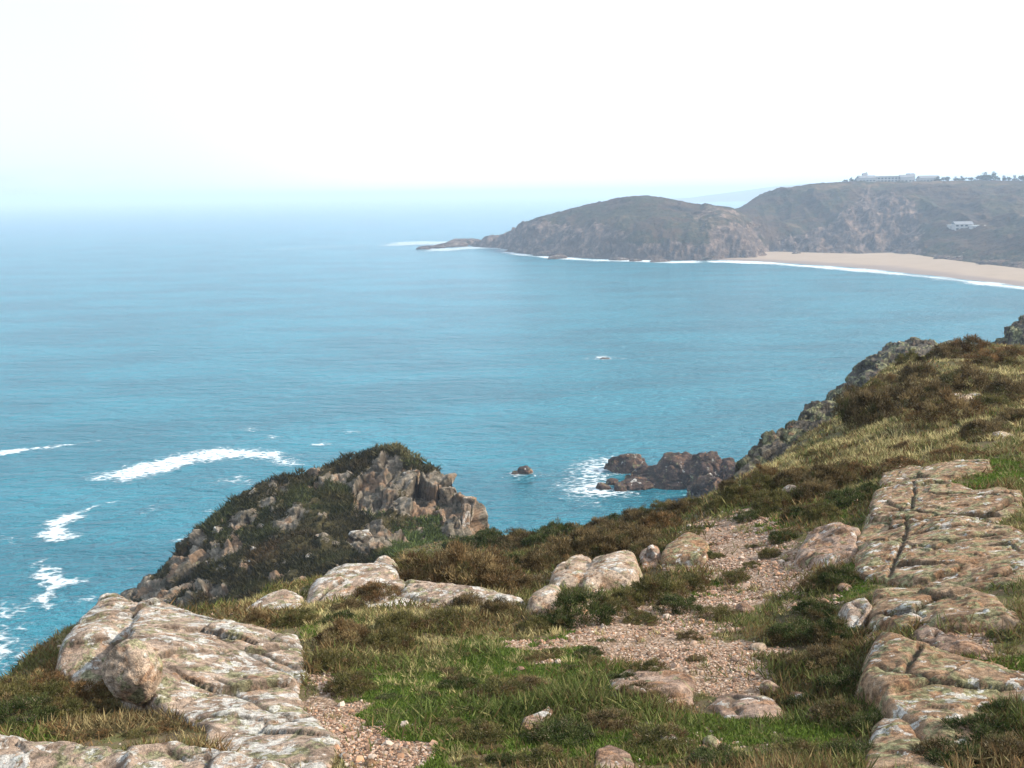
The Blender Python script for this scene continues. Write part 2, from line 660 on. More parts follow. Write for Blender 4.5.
def ground_material():
    N = NT('clifftop_soil')
    p = N.pos()
    g, m, d = N.attr('gravel'), N.attr('moss'), N.attr('dark')
    n1 = N.noise(p, 9, 6, 0.65)
    n2 = N.noise(p, 38, 4, 0.65)
    soil = N.mix(n1, (0.05, 0.036, 0.022), (0.16, 0.115, 0.065))
    cells = N.vor(p, 55, out='Color')
    sep = N.n('ShaderNodeSeparateColor')
    N.l(cells, sep.inputs[0])
    peb = N.ramp(sep.outputs[0], [(0.0, (0.10, 0.062, 0.04)), (0.4, (0.20, 0.13, 0.085)), (0.8, (0.30, 0.21, 0.15)), (1.0, (0.40, 0.31, 0.25))])
    vd = N.vor(p, 55)
    mossc = N.mix(n2, (0.02, 0.036, 0.007), (0.075, 0.115, 0.020))
    turf = N.mix(n2, (0.04, 0.042, 0.014), (0.13, 0.12, 0.045))
    col = N.mix(N.step(n1, 0.42, 0.6), soil, turf)
    steep = N.math('SUBTRACT', 1.0, up_mask(N, 0.60, 0.80))
    col = N.mix(N.math('MULTIPLY', steep, N.step(n1, 0.35, 0.6)), col, N.mix(n2, (0.10, 0.085, 0.065), (0.26, 0.21, 0.165)))
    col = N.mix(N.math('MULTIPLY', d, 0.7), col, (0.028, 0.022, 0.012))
    col = N.mix(N.step(m, 0.35, 0.6), col, mossc)
    col = N.mix(N.step(g, 0.35, 0.6), col, peb)
    h = N.math('ADD', N.math('MULTIPLY', N.math('SUBTRACT', 1.0, vd), N.math('MULTIPLY', g, 0.8)), N.math('MULTIPLY', n2, 0.7))
    return N.done(N.bsdf(col, 0.95, 0.1, N.bump(h, 0.8, 0.02)))


def build_ground():
    na, ns = 520, 760
    aa = np.tan(np.linspace(-0.75, 0.75, na))
    ss = np.linspace(math.log(1.5), math.log(100), ns)
    A, Sg = np.meshgrid(aa, ss)
    Y = np.exp(Sg)
    X = A * Y
    Z = gz(X, Y)
    keep = Z > -4
    gv, ms, dk, stw = cover_masks(X, Y, Z)
    V = P3(X, Y, Z).reshape(-1, 3)
    q = grid_quads(ns, na, keep)
    V, q, at_ = compact(V, q, dict(gravel=gv, moss=ms, dark=dk))
    link('clifftop_ground', mesh('clifftop_ground', V, q, mat=ground_material(), attrs=at_), kind='structure')


build_ground()

# ------------------------------------------------------------------ rocks lying in the clifftop turf
FOOT = []          # plan outlines of rocks, so that nothing grows through them


def hit_top(u, v, lo=2.0, hi=30.0):
    """where a sight line meets the turf surface carried on past the cliff edge"""
    a, gv = ray(u, v)
    sv = np.linspace(math.log(lo), math.log(hi), 700)
    val = GND.g(a, sv) - gv
    i = int(np.argmax(val > 0)) if (val > 0).any() else int(np.argmax(val))
    return math.exp(sv[i])


def lobe(pts, q=0.6, bulge=0.06, edge=0.10, yb=None, inner=(), steep=5.5):
    """pts: outline (u, v[, q]) of the visible surface. q = how far back a point lies along the turf: 1 is flush, less stands taller"""
    lowest = max(pts, key=lambda p: p[1])
    Yb = yb or hit_top(lowest[0], lowest[1])
    P, L = [], []
    n = len(pts)
    pts = list(pts)
    # denser outline, so that straight runs stay straight
    dense = []
    for i in range(n):
        a, b = pts[i], pts[(i + 1) % n]
        for t in (0.0, 0.5):
            dense.append(tuple(a[k] * (1 - t) + b[k] * t for k in (0, 1)) + ((a[2] if len(a) > 2 else q) * (1 - t) + (b[2] if len(b) > 2 else q) * t,))
    for p in dense + list(inner):
        u, v, qq = p
        Yf = min(hit_top(u, v), Yb * 2.2)
        Y = Yb + qq * (Yf - Yb) if Yf > Yb else Yf
        a, g = ray(u, v)
        X = a * Y
        h = H + g * Y - float(GND.top(np.array(X), np.array(Y)))
        P.append((X, Y))
        L.append(max(h, 0.0) + 0.01)
    P = np.array(P)
    L = np.array(L)
    m = len(P)
    D = np.linalg.norm(P[:, None] - P[None], axis=-1)
    K = D * D * np.log(D + 1e-9)
    M = np.zeros((m + 3, m + 3))
    M[:m, :m] = K + 2e-3 * np.eye(m)
    M[:m, m] = 1
    M[:m, m + 1:] = P
    M[m, :m] = 1
    M[m + 1:, :m] = P.T
    w = np.linalg.solve(M, np.concatenate([L, np.zeros(3)]))
    return dict(poly=P[:len(dense)], P=P, w=w, bulge=bulge, edge=edge, steep=steep)


def lobe_height(l, X, Y, d):
    P, w = l['P'], l['w']
    out = w[-3] + w[-2] * X + w[-1] * Y
    for (px, py), ww in zip(P, w):
        r2 = (X - px) ** 2 + (Y - py) ** 2
        out = out + ww * 0.5 * r2 * np.log(r2 + 1e-18)
    e = l['edge']
    t = np.clip(d / (e * 2.5), 0, 1)
    out = out + l['bulge'] * (1 - (1 - t) ** 2)
    dd = np.maximum(e * 0.5 - d, 0)
    return out - l['steep'] * (np.sqrt(dd * dd + (e * 0.8) ** 2) - e * 0.8)


def lobes_mesh(name, lobes, mat, res=0.012, rough=0.03, freq=3.0, cell=0.9, crack=0.03, seed=0, joints=(), sink=0.10, step=0.04, foot=True):
    allp = np.concatenate([l['poly'] for l in lobes])
    x0, y0 = allp.min(0) - 0.25
    x1, y1 = allp.max(0) + 0.25
    nx, ny = int((x1 - x0) / res) + 2, int((y1 - y0) / res) + 2
    X, Y = np.meshgrid(np.linspace(x0, x1, nx), np.linspace(y0, y1, ny))
    wx = fbm(P3(X * 3, Y * 3, seed), 2) * 0.05
    wy = fbm(P3(X * 3, Y * 3, seed + 7.7), 2) * 0.05
    base = GND.top(X, Y) + ground_noise(X, Y) * 0.9
    Z = np.full(X.shape, -1e9)
    dmax = np.full(X.shape, -1e9)
    for l in lobes:
        d = sdist(l['poly'], X + wx, Y + wy)
        dmax = np.maximum(dmax, d)
        z = lobe_height(l, X, Y, d)
        Z = np.maximum(Z, z) + np.log1p(np.exp(-np.minimum(np.abs(Z - z), 1.0) * 60)) / 60
    f1, f2, cid, tl = worley(P3(X / cell + wx * 2, Y / cell * 1.4 + wy * 2, 3.3 + seed), True)
    h1, h2, cid2, tl2 = worley(P3(X / cell * 3 + wx * 2, Y / cell * 3.6 + wy * 2, 8.3 + seed), True)
    ck = (1 - sstep(0.0, 0.05, f2 - f1)) * 0.9
    inside = sstep(0.0, 0.1, dmax)
    for jp in joints:
        pts = [(ray(u, v)[0] * (hit_top(u, v) - h * 0), hit_top(u, v) * 0.97) for u, v, h in jp]
        dj = np.full(X.shape, 9.0)
        for (ax, ay), (bx, by) in zip(pts[:-1], pts[1:]):
            ex, ey = bx - ax, by - ay
            t = np.clip(((X - ax) * ex + (Y - ay) * ey) / (ex * ex + ey * ey), 0, 1)
            dj = np.minimum(dj, np.hypot(X + wx * .5 - ax - t * ex, Y + wy * .5 - ay - t * ey))
        cj = 1 - sstep(0.006, 0.024, dj)
        ck = np.maximum(ck, cj)
    Z = Z + inside * ((cid - 0.5) * step + tl * step * 1.3 + ((cid2 - .5) * .4 + tl2 * .9) * step * 0.45 - ck * crack)
    Zw = base + Z
    P = P3(X, Y, Zw)
    Nn = normals_grid(P)
    n3 = fbm(P * freq + seed * 1.7, 6, 0.55)
    r3 = fbm(P * freq * 0.7 + seed * 2.1 + 50, 3, 0.5, True)
    k1, k2, k3, kt = worley(P * 7.0 + seed, True)
    P = P + Nn * (n3 * rough * 0.65 + (r3 - 0.4) * rough * 0.2 + (kt * 0.5 + (k3 - .5) * .35) * rough * 0.5)[..., None]
    keep = (dmax > -0.22) & (Z > -0.35)
    q = grid_quads(ny, nx, keep)
    V, q, at_ = compact(P.reshape(-1, 3), q, dict(crack=ck * inside))
    me = mesh(name, V, q, mat=mat, attrs=at_)
    if foot:
        for l in lobes:
            FOOT.append(l['poly'])
    return me


G_WHITE = granite('lichened_granite', 0.42, 0.78, 0.45, 0.62)
G_SLAB = granite('weathered_granite', 0.42, 0.25, 0.95, 0.75, base=((0.105, 0.064, 0.038), (0.25, 0.162, 0.100), (0.39, 0.275, 0.185)))
G_WARM = granite('warm_granite', 0.4, 0.3, 0.8, 0.5, base=((0.22, 0.15, 0.10), (0.36, 0.27, 0.20), (0.46, 0.36, 0.28)))
G_RED = granite('rusty_granite', 0.4, 0.25, 0.9, 0.3, base=((0.16, 0.10, 0.07), (0.29, 0.20, 0.15), (0.38, 0.28, 0.22)))

# big lichened rock at the left edge of the cliff
left = [
    lobe([(55, 676, .12), (56, 645, .28), (80, 619, .38), (98, 600, .42), (120, 597, .44), (150, 606, .46), (160, 622, .46), (135, 650, .36), (100, 694, .1), (72, 694, .08)], 0.4, 0.05, 0.10, inner=[(90, 650, .28), (110, 620, .40)], yb=4.95),
    lobe([(140, 605, .60), (181, 611, .60), (200, 617, .64), (250, 630, .78), (303, 639, .97), (308, 680, 1), (304, 702, 1), (270, 722, 1), (215, 738, .9), (165, 712, .55), (140, 675, .45), (125, 640, .52)], 0.6, 0.03, 0.06,
         inner=[(200, 650, .68), (160, 650, .56), (200, 690, .74), (250, 660, .86)]),
    lobe([(124, 634, .52), (132, 627, .52), (155, 628, .54), (184, 648, .57), (190, 662, .57), (160, 664, .52), (132, 648, .50)], 0.5, 0.025, 0.06, yb=4.6),
    lobe([(158, 668, .46), (196, 656, .6), (220, 676, .68), (206, 702, .6), (165, 708, .42)], 0.45, 0.03, 0.06),
    lobe([(205, 722, .95), (300, 700, .98), (345, 742, 1), (330, 775, 1), (250, 775, 1), (200, 752, .97)], 0.97, 0.015, 0.05),
]
link('lichened_outcrop', lobes_mesh('lichened_outcrop', left, G_WHITE, 0.010, 0.026, 2.6, 0.55, 0.012, 1, step=0.022,
     joints=[[(215, 648, 0), (290, 672, 0)], [(230, 690, 0), (300, 720, 0)]]),
     'large pale lichened granite outcrop at the cliff edge, sea behind it on its left', 'outcrop')


def boulder(name, u, v, Y, size, rotv, mat, label, cat='boulder', group=None, n=40, seed=1, sink=0.0, **kw):
    P, Q, ck = rock(n, size, seed, **kw)
    P = P @ rot(*rotv).T
    me = mesh(name, P, Q, mat=mat, attrs=dict(crack=ck))
    o = link(name, me, label, cat, group)
    c = at(u, v, Y)
    o.location = (c[0], c[1], c[2] - sink)
    return o


boulder('boulder', 131, 675, 4.12, (.122, .115, .148), (0.15, -0.1, 0.3), G_WARM, 'rounded upright pinkish boulder against the front of the pale lichened outcrop', seed=5, n=60, planes=16, soft=12, rough=0.06, sharp=0.05)

link('rock_shelf', lobes_mesh('rock_shelf', [
    lobe([(-60, 742), (0, 738), (60, 744), (122, 752), (140, 768), (140, 800), (-60, 800)], 0.75, 0.03, 0.05),
    lobe([(122, 752), (180, 746), (215, 752), (262, 757), (300, 768), (300, 800), (120, 800)], 0.75, 0.04, 0.05)], G_WHITE, 0.008, 0.028, 4.0, 0.5, 0.025, 4, step=0.05),
    'low flat shelf of pale speckled rock below the brown heather and the upright boulder', 'rock')

link('granite_ledge', lobes_mesh('granite_ledge', [
    lobe([(303, 607), (306, 590), (332, 571), (370, 567), (402, 570), (392, 586), (352, 605)], 0.40, 0.05, 0.08),
    lobe([(352, 602), (385, 586), (429, 584), (452, 588), (487, 591), (522, 598), (520, 606), (480, 604), (430, 604), (370, 610)], 0.45, 0.04, 0.06),
    lobe([(236, 614), (262, 601), (290, 594), (306, 598), (300, 612)], 0.40, 0.04, 0.06)], G_WHITE, 0.013, 0.03, 2.5, 0.8, 0.03, 9),
    'long low white-grey granite ledge half buried in grass and heather before the dark crag', 'rock ledge')

link('granite_boulder', lobes_mesh('granite_boulder', [
    lobe([(546, 592, .1), (548, 575, .34), (558, 564, .40), (570, 556, .43), (584, 553, .44), (593, 558, .44), (598, 570, .40), (594, 590, .1)], 0.3, 0.05, 0.10),
    lobe([(580, 592, .1), (582, 572, .36), (592, 559, .4), (612, 555, .42), (630, 551, .42), (640, 558, .38), (641, 576, .25), (630, 588, .1)], 0.3, 0.06, 0.10),
    lobe([(526, 618, .1), (527, 600, .3), (545, 586, .4), (563, 588, .4), (561, 608, .1)], 0.3, 0.04, 0.07)], G_WARM, 0.011, 0.022, 2.4, 1.4, 0.02, 12, step=0.03),
    'pale saddle-shaped granite boulder with an orange right end, before the brown heather', 'boulder')
link('rock_stub', lobes_mesh('rock_stub', [lobe([(641, 571), (640, 552), (654, 546), (662, 549), (660, 568)], 0.35, 0.04, 0.07)], G_RED, 0.012, 0.02, 4, 1, 0.01, 14, step=.03),
     'small orange-brown rock stub wedged between the saddle-shaped boulder and a flat-topped block', 'rock')
link('flat_block', lobes_mesh('flat_block', [lobe([(661, 569, .1), (661, 548, .4), (678, 537, .6), (702, 536, .6), (711, 545, .5), (706, 567, .1)], 0.45, 0.05, 0.08)], G_SLAB, 0.012, 0.025, 3, .7, 0.02, 16),
     'flat-topped brown granite block at the upper end of the pink gravel path', 'rock')
link('low_slab', lobes_mesh('low_slab', [lobe([(604, 684), (625, 674), (655, 671), (696, 681), (694, 702), (650, 706), (612, 700)], 0.93, 0.015, 0.04)], G_RED, 0.009, 0.018, 4, .5, 0.02, 18),
     'low flat reddish slab in the turf below the pink gravel patch', 'rock slab')
link('buried_slab', lobes_mesh('buried_slab', [lobe([(702, 708), (722, 694), (770, 698), (792, 712), (760, 722), (722, 720)], 0.96, 0.01, 0.04)], G_RED, 0.009, 0.018, 4, .5, 0.02, 19, step=.02),
     'flat pinkish-grey slab flush with the gravel just below the gravel patch', 'rock slab')
link('path_slab', lobes_mesh('path_slab', [lobe([(795, 562), (804, 534), (840, 523), (858, 530), (856, 564), (825, 570)], 0.7, 0.04, 0.06)], G_RED, 0.011, 0.025, 3.5, .5, 0.03, 20),
     'reddish slab beside the gravel, left of the large terraced outcrop', 'rock slab')
link('tilted_stone', lobes_mesh('tilted_stone', [lobe([(519, 729), (522, 720), (552, 705), (557, 712), (528, 734)], 0.5, 0.02, 0.04)], G_RED, 0.007, 0.012, 5, .6, 0.01, 22),
     'narrow tilted brown stone half hidden in mossy grass', 'stone')
link('half_buried_stone', lobes_mesh('half_buried_stone', [lobe([(588, 775), (592, 748), (612, 742), (640, 753), (652, 775)], 0.85, 0.015, 0.04)], G_RED, 0.007, 0.014, 5, .6, 0.01, 24),
     'pale brown stone half buried at the lower edge of the grass', 'stone')
link('white_block', lobes_mesh('white_block', [lobe([(841, 628), (840, 604), (866, 595), (873, 606), (861, 634)], 0.5, 0.03, 0.05)], G_WHITE, 0.009, 0.02, 4, .6, 0.02, 26),
     'small white-topped block at the left foot of the terraced outcrop', 'rock')

# terraced outcrop on the right
outcrop = empty('terraced_outcrop', (0, 0, 0), 'large terraced granite outcrop with stepped slabs and white lichen, right of the gravel', 'outcrop')
terr = [
    ([lobe([(877, 492, .6), (884, 469, .75), (899, 463, .78), (928, 467, .78), (945, 465, .78), (976, 461, .78), (990, 462, .78), (994, 473, .7), (975, 477, .66), (940, 486, .62), (905, 490, .6)], 0.7, 0.03, 0.05)], []),
    ([lobe([(869, 516, .6), (872, 494, .8), (903, 484, .82), (934, 480, .82), (959, 486, .82), (976, 492, .8), (998, 489, .8), (1022, 492, .8), (1024, 510, .62), (998, 526, .5), (959, 522, .5), (901, 519, .5)], 0.7, 0.025, 0.045, yb=7.35)],
     [[(903, 488, 0), (899, 517, 0)], [(905, 503, 0), (960, 500, 0), (1018, 505, 0)]]),
    ([lobe([(852, 572, .85), (857, 538, .93), (868, 515, .95), (897, 515, .95), (967, 520, .95), (1012, 528, .95), (1045, 540, .95), (1040, 584, .85), (1004, 592, .75), (944, 592, .72), (889, 586, .75)], 0.85, 0.03, 0.04, yb=5.75)],
     [[(897, 514, 0), (893, 545, 0), (876, 582, 0)], [(862, 548, 0), (930, 551, 0)]]),
    ([lobe([(868, 622, .85), (872, 592, .93), (910, 586, .95), (947, 586, .95), (998, 600, .95), (1026, 622, .9), (1026, 636, .8), (971, 632, .75), (937, 631, .75), (898, 628, .78)], 0.85, 0.03, 0.04)], []),
    ([lobe([(866, 676, .7), (868, 645, .84), (880, 632, .88), (903, 636, .9), (937, 649, .92), (971, 660, .93), (1035, 676, .93), (1060, 705, .85), (1000, 706, .85), (975, 714, .78), (945, 742, .62), (912, 746, .55), (890, 715, .6)], 0.8, 0.03, 0.06, inner=[(925, 690, .78), (905, 660, .84)]),
      lobe([(906, 700, .66), (918, 672, .78), (938, 679, .8), (965, 697, .78), (996, 722, .72), (972, 745, .62), (935, 756, .55), (912, 742, .55)], 0.7, 0.04, 0.05, yb=3.3)],
     [[(905, 655, 0), (895, 690, 0)]]),
    ([lobe([(858, 800, .8), (864, 742, .85), (880, 720, .87), (905, 724, .87), (940, 752, .85), (968, 800, .8)], 0.85, 0.03, 0.05)], []),
    ([lobe([(905, 637), (925, 628), (975, 642), (1000, 655), (975, 657), (930, 653)], 0.85, 0.02, 0.04)], []),
]
for i, (lb, jn) in enumerate(terr):
    link('slab', lobes_mesh('slab', lb, G_SLAB if i < 6 else G_RED, 0.010, 0.03, 2.8, 0.55, 0.025, 30 + i * 3, joints=jn, step=0.03), parent=outcrop)

# small pale rocks higher on the slope
for (u, v, w, h, lab) in [(957, 402, 30, 10, 'pale flat rock in the long grass between heather mounds'), (1003, 436, 22, 8, 'low grey rock on the short turf at the top of the slope'),
                          (790, 492, 16, 9, 'small grey rock in the heather where the gravel path begins'), (745, 490, 18, 10, 'grey rock at the cliff edge above the sea rocks'),
                          (975, 395, 18, 7, 'whitish rock peeping out beside a brown heather mound')]:
    X, Y = GND.hit(u, v + h * .4)
    d = Y * 1.03
    P, Q, ck = rock(30, (w / 2 * d / F * 1.1, w / 2.4 * d / F, h * 0.7 * d / F), int(u), 12, 14, 0.06)
    ob = link('rock', mesh('rock', P, Q, mat=G_WHITE, attrs=dict(crack=ck)), lab, 'rock')
    ob.location = (X, Y, float(gz(X, Y)) + h * 0.15 * d / F)


def free(X, Y, margin=0.0):
    """True where no rock lies"""
    ok = np.ones(np.shape(X), bool)
    for p in FOOT:
        x0, y0 = p.min(0) - 0.1
        x1, y1 = p.max(0) + 0.1
        m = (X > x0) & (X < x1) & (Y > y0) & (Y < y1)
        if m.any():
            d = sdist(p, X[m], Y[m])
            ok[m] &= d < margin
    return ok


# ------------------------------------------------------------------ grass, moss and gravel on the clifftop
def scatter(n, smin, smax, amin=-0.62, amax=0.62):
    s = rng.uniform(math.log(smin), math.log(smax), n)
    a = rng.uniform(amin, amax, n)
    Y = np.exp(s)
    X = a * Y
    return X, Y


def on_top(X, Y):
    return sdist(EDGE, X, Y) > -0.02 * Y


GREEN = np.array((0.060, 0.078, 0.020))
OLIVE = np.array((0.125, 0.112, 0.042))
STRAWC = np.array((0.42, 0.345, 0.165))
RUST = np.array((0.15, 0.075, 0.035))


def build_grass():
    X, Y = scatter(40000, 2.6, 66, -0.75, 0.95)
    ok = on_top(X, Y) & free(X, Y, 0.03)
    X, Y = X[ok], Y[ok]
    Z = gz(X, Y)
    gv, ms, dk, stw = cover_masks(X, Y, Z)
    dens = 0.85 * (1 - sstep(0.3, 0.75, gv) * 0.93) * (1 - 0.7 * sstep(0.35, 0.7, ms)) * (1 - 0.7 * dk) + 0.35 * stw * (gv < 0.3)
    clump = fbm(P3(X * 2.6, Y * 2.6, 1.0), 3)
    dens *= np.clip(0.55 + 1.9 * clump + 0.25 * stw, 0.03, 1.4)
    u, v = project(P3(X, Y, Z))
    dens = np.where((v < 560) & (u < 700), dens * 0.35, dens)
    dens = np.where((u < 235) & (v > 685), dens * 0.12, dens)
    dens = dens * (1 - 0.45 * sstep(640, 700, v))
    ok = rng.random(len(X)) < dens
    X, Y, Z, stw, clump, dk = X[ok], Y[ok], Z[ok], stw[ok], clump[ok], dk[ok]
    nb = 30
    n = len(X) * nb
    t = np.repeat(np.arange(len(X)), nb)
    sp = (0.012 + 0.0055 * Y[t]) * np.clip(0.7 + clump[t], 0.4, 1.4)
    ang = rng.random(n) * 6.283
    rr = np.sqrt(rng.random(n)) * sp
    bx = X[t] + np.cos(ang) * rr
    by = Y[t] + np.sin(ang) * rr
    bz = gz(bx, by) - 0.005
    big = np.clip(0.7 + 0.8 * clump + 0.5 * stw, 0.4, 1.7)[t]
    far = np.clip(Y[t] / 6, 1, 2.2) ** 0.6
    L = (0.026 + rng.random(n) ** 1.6 * 0.050) * big * far * (1 - 0.38 * (1 - sstep(3.5, 8, Y[t])))
    lean = rng.normal(size=(n, 2)) * 0.36 + np.stack([np.cos(ang), np.sin(ang)], 1) * 0.55 * np.sqrt(rng.random((n, 1))) + np.array((-0.10, 0.06)) + rng.normal(size=(len(X), 2))[t] * 0.22
    root = np.stack([bx, by, bz], 1)
    dirv = np.stack([lean[:, 0], lean[:, 1], np.full(n, 0.95)], 1)
    dirv /= np.linalg.norm(dirv, axis=1, keepdims=True)
    tip = root + dirv * L[:, None]
    bend = np.stack([-lean[:, 0], -lean[:, 1], np.full(n, 0.25)], 1) * (L * 0.16)[:, None]
    wd = np.maximum(0.0028, 0.00075 * Y[t]) * rng.uniform(0.6, 1.3, n)
    dryness = np.clip(0.32 + rng.normal(size=len(X))[t] * 0.2 + (rng.random(len(X)) < 0.14)[t] * 0.45 + 0.5 * stw[t] + 0.5 * fbm(P3(X * 1.3, Y * 1.3, 6.0), 3)[t] + rng.normal(size=n) * 0.22, 0, 1)[:, None]
    c = np.where(dryness < 0.5, GREEN + (OLIVE - GREEN) * dryness * 2, OLIVE + (STRAWC - OLIVE) * (dryness - 0.5) * 2)
    rusty = (rng.random(n) < 0.10)[:, None]
    c = np.where(rusty, RUST, c) * rng.uniform(0.75, 1.35, (n, 1)) * rng.uniform(0.8, 1.35, (len(X), 1))[t]
    tipc = c * 0.65 + STRAWC * 0.35
    V, q, tr, C = blades(root, tip, wd, c, bend, tipc)
    link('grass', mesh('grass', V, q, tr, smooth=False, mat=LEAF, colors=dict(Col=C)), kind='stuff')
    return n


def build_moss():
    X, Y = scatter(900000, 2.6, 14)
    Z = GND.z(X, Y)
    u, v = project(P3(X, Y, Z))
    pre = ell(u, v, [(a, b, c * 1.5, d * 2, 1) for a, b, c, d, e in MOSS]) > 0.02
    X, Y = X[pre], Y[pre]
    Z = gz(X, Y)
    gv, ms, dk, stw = cover_masks(X, Y, Z)
    ok = (ms > 0.35) & (gv < 0.6) & on_top(X, Y) & free(X, Y, 0.02)
    X, Y, Z, ms = X[ok], Y[ok], Z[ok], ms[ok]
    n = len(X)
    root = np.stack([X, Y, Z - 0.004], 1)
    L = rng.uniform(0.010, 0.026, n) * np.clip(Y / 5, 1, 2)
    d = rng.normal(size=(n, 3)) * 0.6
    d[:, 2] = 0.8
    tip = root + d / np.linalg.norm(d, axis=1, keepdims=True) * L[:, None]
    c = np.array((0.062, 0.100, 0.015)) * rng.uniform(0.45, 1.5, (n, 1)) + rng.random((n, 1)) * np.array((0.05, 0.05, 0.01))
    V, q, t, C = blades(root, tip, np.maximum(0.005, 0.0011 * Y), c)
    link('moss', mesh('moss', V, q, t, smooth=False, mat=LEAF, colors=dict(Col=C)), kind='stuff')


def build_gravel():
    X, Y = scatter(300000, 2.6, 13)
    Z = GND.z(X, Y)
    u, v = project(P3(X, Y, Z))
    pre = ell(u, v, [(a, b, c * 1.4, d * 1.8, 1) for a, b, c, d, e in GRAVEL]) > 0.02
    stray = rng.random(len(X)) < 0.012
    X, Y = X[pre | stray], Y[pre | stray]
    st = stray[pre | stray]
    Z = gz(X, Y)
    gv, ms, dk, stw = cover_masks(X, Y, Z)
    bare = fbm(P3(X * 2.2, Y * 2.2, 51.0), 4)
    ok = ((gv > 0.30 + 0.25 * rng.random(len(X))) & (rng.random(len(X)) < 0.60 + 2.2 * bare) | st) & on_top(X, Y) & free(X, Y, 0.03)
    X, Y, Z = X[ok], Y[ok], Z[ok]
    n = min(len(X), 60000)
    X, Y, Z = X[:n], Y[:n], Z[:n]
    t = (1 + 5 ** .5) / 2
    ico = np.array([(-1, t, 0), (1, t, 0), (-1, -t, 0), (1, -t, 0), (0, -1, t), (0, 1, t), (0, -1, -t), (0, 1, -t), (t, 0, -1), (t, 0, 1), (-t, 0, -1), (-t, 0, 1)], float) / 1.9
    fc = np.array([(0, 11, 5), (0, 5, 1), (0, 1, 7), (0, 7, 10), (0, 10, 11), (1, 5, 9), (5, 11, 4), (11, 10, 2), (10, 7, 6), (7, 1, 8), (3, 9, 4), (3, 4, 2), (3, 2, 6), (3, 6, 8), (3, 8, 9), (4, 9, 5), (2, 4, 11), (6, 2, 10), (8, 6, 7), (9, 8, 1)])
    sz = (0.003 + 0.007 * rng.random(n) ** 2.4 + 0.02 * (rng.random(n) < 0.012) * rng.random(n)) * np.clip(Y / 5, 0.9, 1.7)
    W = ico[None] * rng.uniform(0.6, 1.25, (n, 12, 1))
    W = W * np.stack([rng.uniform(.8, 1.3, n), rng.uniform(.8, 1.3, n), rng.uniform(.5, .9, n)], 1)[:, None]
    a = rng.random(n) * 6.283
    ca, sa = np.cos(a)[:, None], np.sin(a)[:, None]
    W = np.stack([W[..., 0] * ca - W[..., 1] * sa, W[..., 0] * sa + W[..., 1] * ca, W[..., 2]], -1)
    V = W * sz[:, None, None] + np.stack([X, Y, Z + sz * 0.2], 1)[:, None]
    T = (np.arange(n) * 12)[:, None, None] + fc[None]
    pal = np.array([(0.31, 0.185, 0.125), (0.34, 0.23, 0.165), (0.21, 0.12, 0.078), (0.43, 0.335, 0.265), (0.12, 0.072, 0.046), (0.33, 0.185, 0.11)])
    c = pal[rng.integers(0, 6, n)] * rng.uniform(0.62, 1.12, (n, 1))
    N = NT('gravel_stone')
    m = N.done(N.bsdf(N.attr('Col', True), 0.9, 0.2))
    link('gravel', mesh('gravel', V, None, T.reshape(-1, 3), smooth=False, mat=m, colors=dict(Col=np.repeat(c, 12, 0))), kind='stuff')


def build_scrub():
    """low creeping heath between the grass: short sprigs, patchy in colour"""
    n = 760000
    X, Y = scatter(n, 2.6, 66, -0.85, 0.95)
    ed = sdist(EDGE, X, Y)
    ok = ((ed > -0.02 * Y) | ((ed > -7) & (rng.random(n) < 0.8))) & free(X, Y, 0.02)
    X, Y = X[ok], Y[ok]
    Z = gz(X, Y)
    gv, ms, dk, stw = cover_masks(X, Y, Z)
    patch = fbm(P3(X * 1.7, Y * 1.7, 21.0), 4)
    hue = fbm(P3(X * 1.1, Y * 1.1, 31.0), 4)
    dens = (1 - sstep(0.3, 0.75, gv) * 0.90) * (1 - 0.75 * sstep(0.4, 0.7, ms)) * np.clip(0.62 + 1.5 * patch + 0.4 * dk, 0.05, 1)
    ok = rng.random(len(X)) < dens
    X, Y, Z, patch, hue, dk = X[ok], Y[ok], Z[ok], patch[ok], hue[ok], dk[ok]
    n = len(X)
    pal = np.array([(0.060, 0.080, 0.018), (0.095, 0.108, 0.030), (0.13, 0.118, 0.042), (0.105, 0.070, 0.030), (0.16, 0.095, 0.042), (0.22, 0.17, 0.08)])
    uu, vv = project(P3(X, Y, Z))
    hue = hue + 0.55 * ell(uu, vv, [(150, 722, 90, 22, 1), (60, 700, 60, 14, .5)]) - 0.22 * ell(uu, vv, [(500, 710, 160, 50, 1), (700, 740, 110, 26, 1)])
    k = np.clip(((hue + 0.55) / 1.1 + rng.normal(size=n) * 0.16) * 6, 0, 5.99).astype(int)
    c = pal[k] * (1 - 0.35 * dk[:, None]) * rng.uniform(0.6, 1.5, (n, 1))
    L = (0.022 + 0.045 * rng.random(n)) * np.clip(1 + 1.2 * patch, 0.5, 1.8) * np.clip(Y / 6, 1, 2.4) ** 0.7
    hgt = np.clip(patch + 0.1, 0, 1) * 0.13 * rng.random(n) ** 0.5
    d = rng.normal(size=(n, 3)) * 0.6
    d[:, 2] = 0.8
    d /= np.linalg.norm(d, axis=1, keepdims=True)
    root = np.stack([X, Y, Z - 0.01 + hgt], 1)
    V, q, t, C = blades(root, root + d * L[:, None], np.maximum(0.0055, 0.0012 * Y) * rng.uniform(.6, 1.3, n), c)
    link('heath_scrub', mesh('heath_scrub', V, q, t, smooth=False, mat=LEAF, colors=dict(Col=C)), kind='stuff')


build_grass()
build_scrub()
build_moss()
build_gravel()

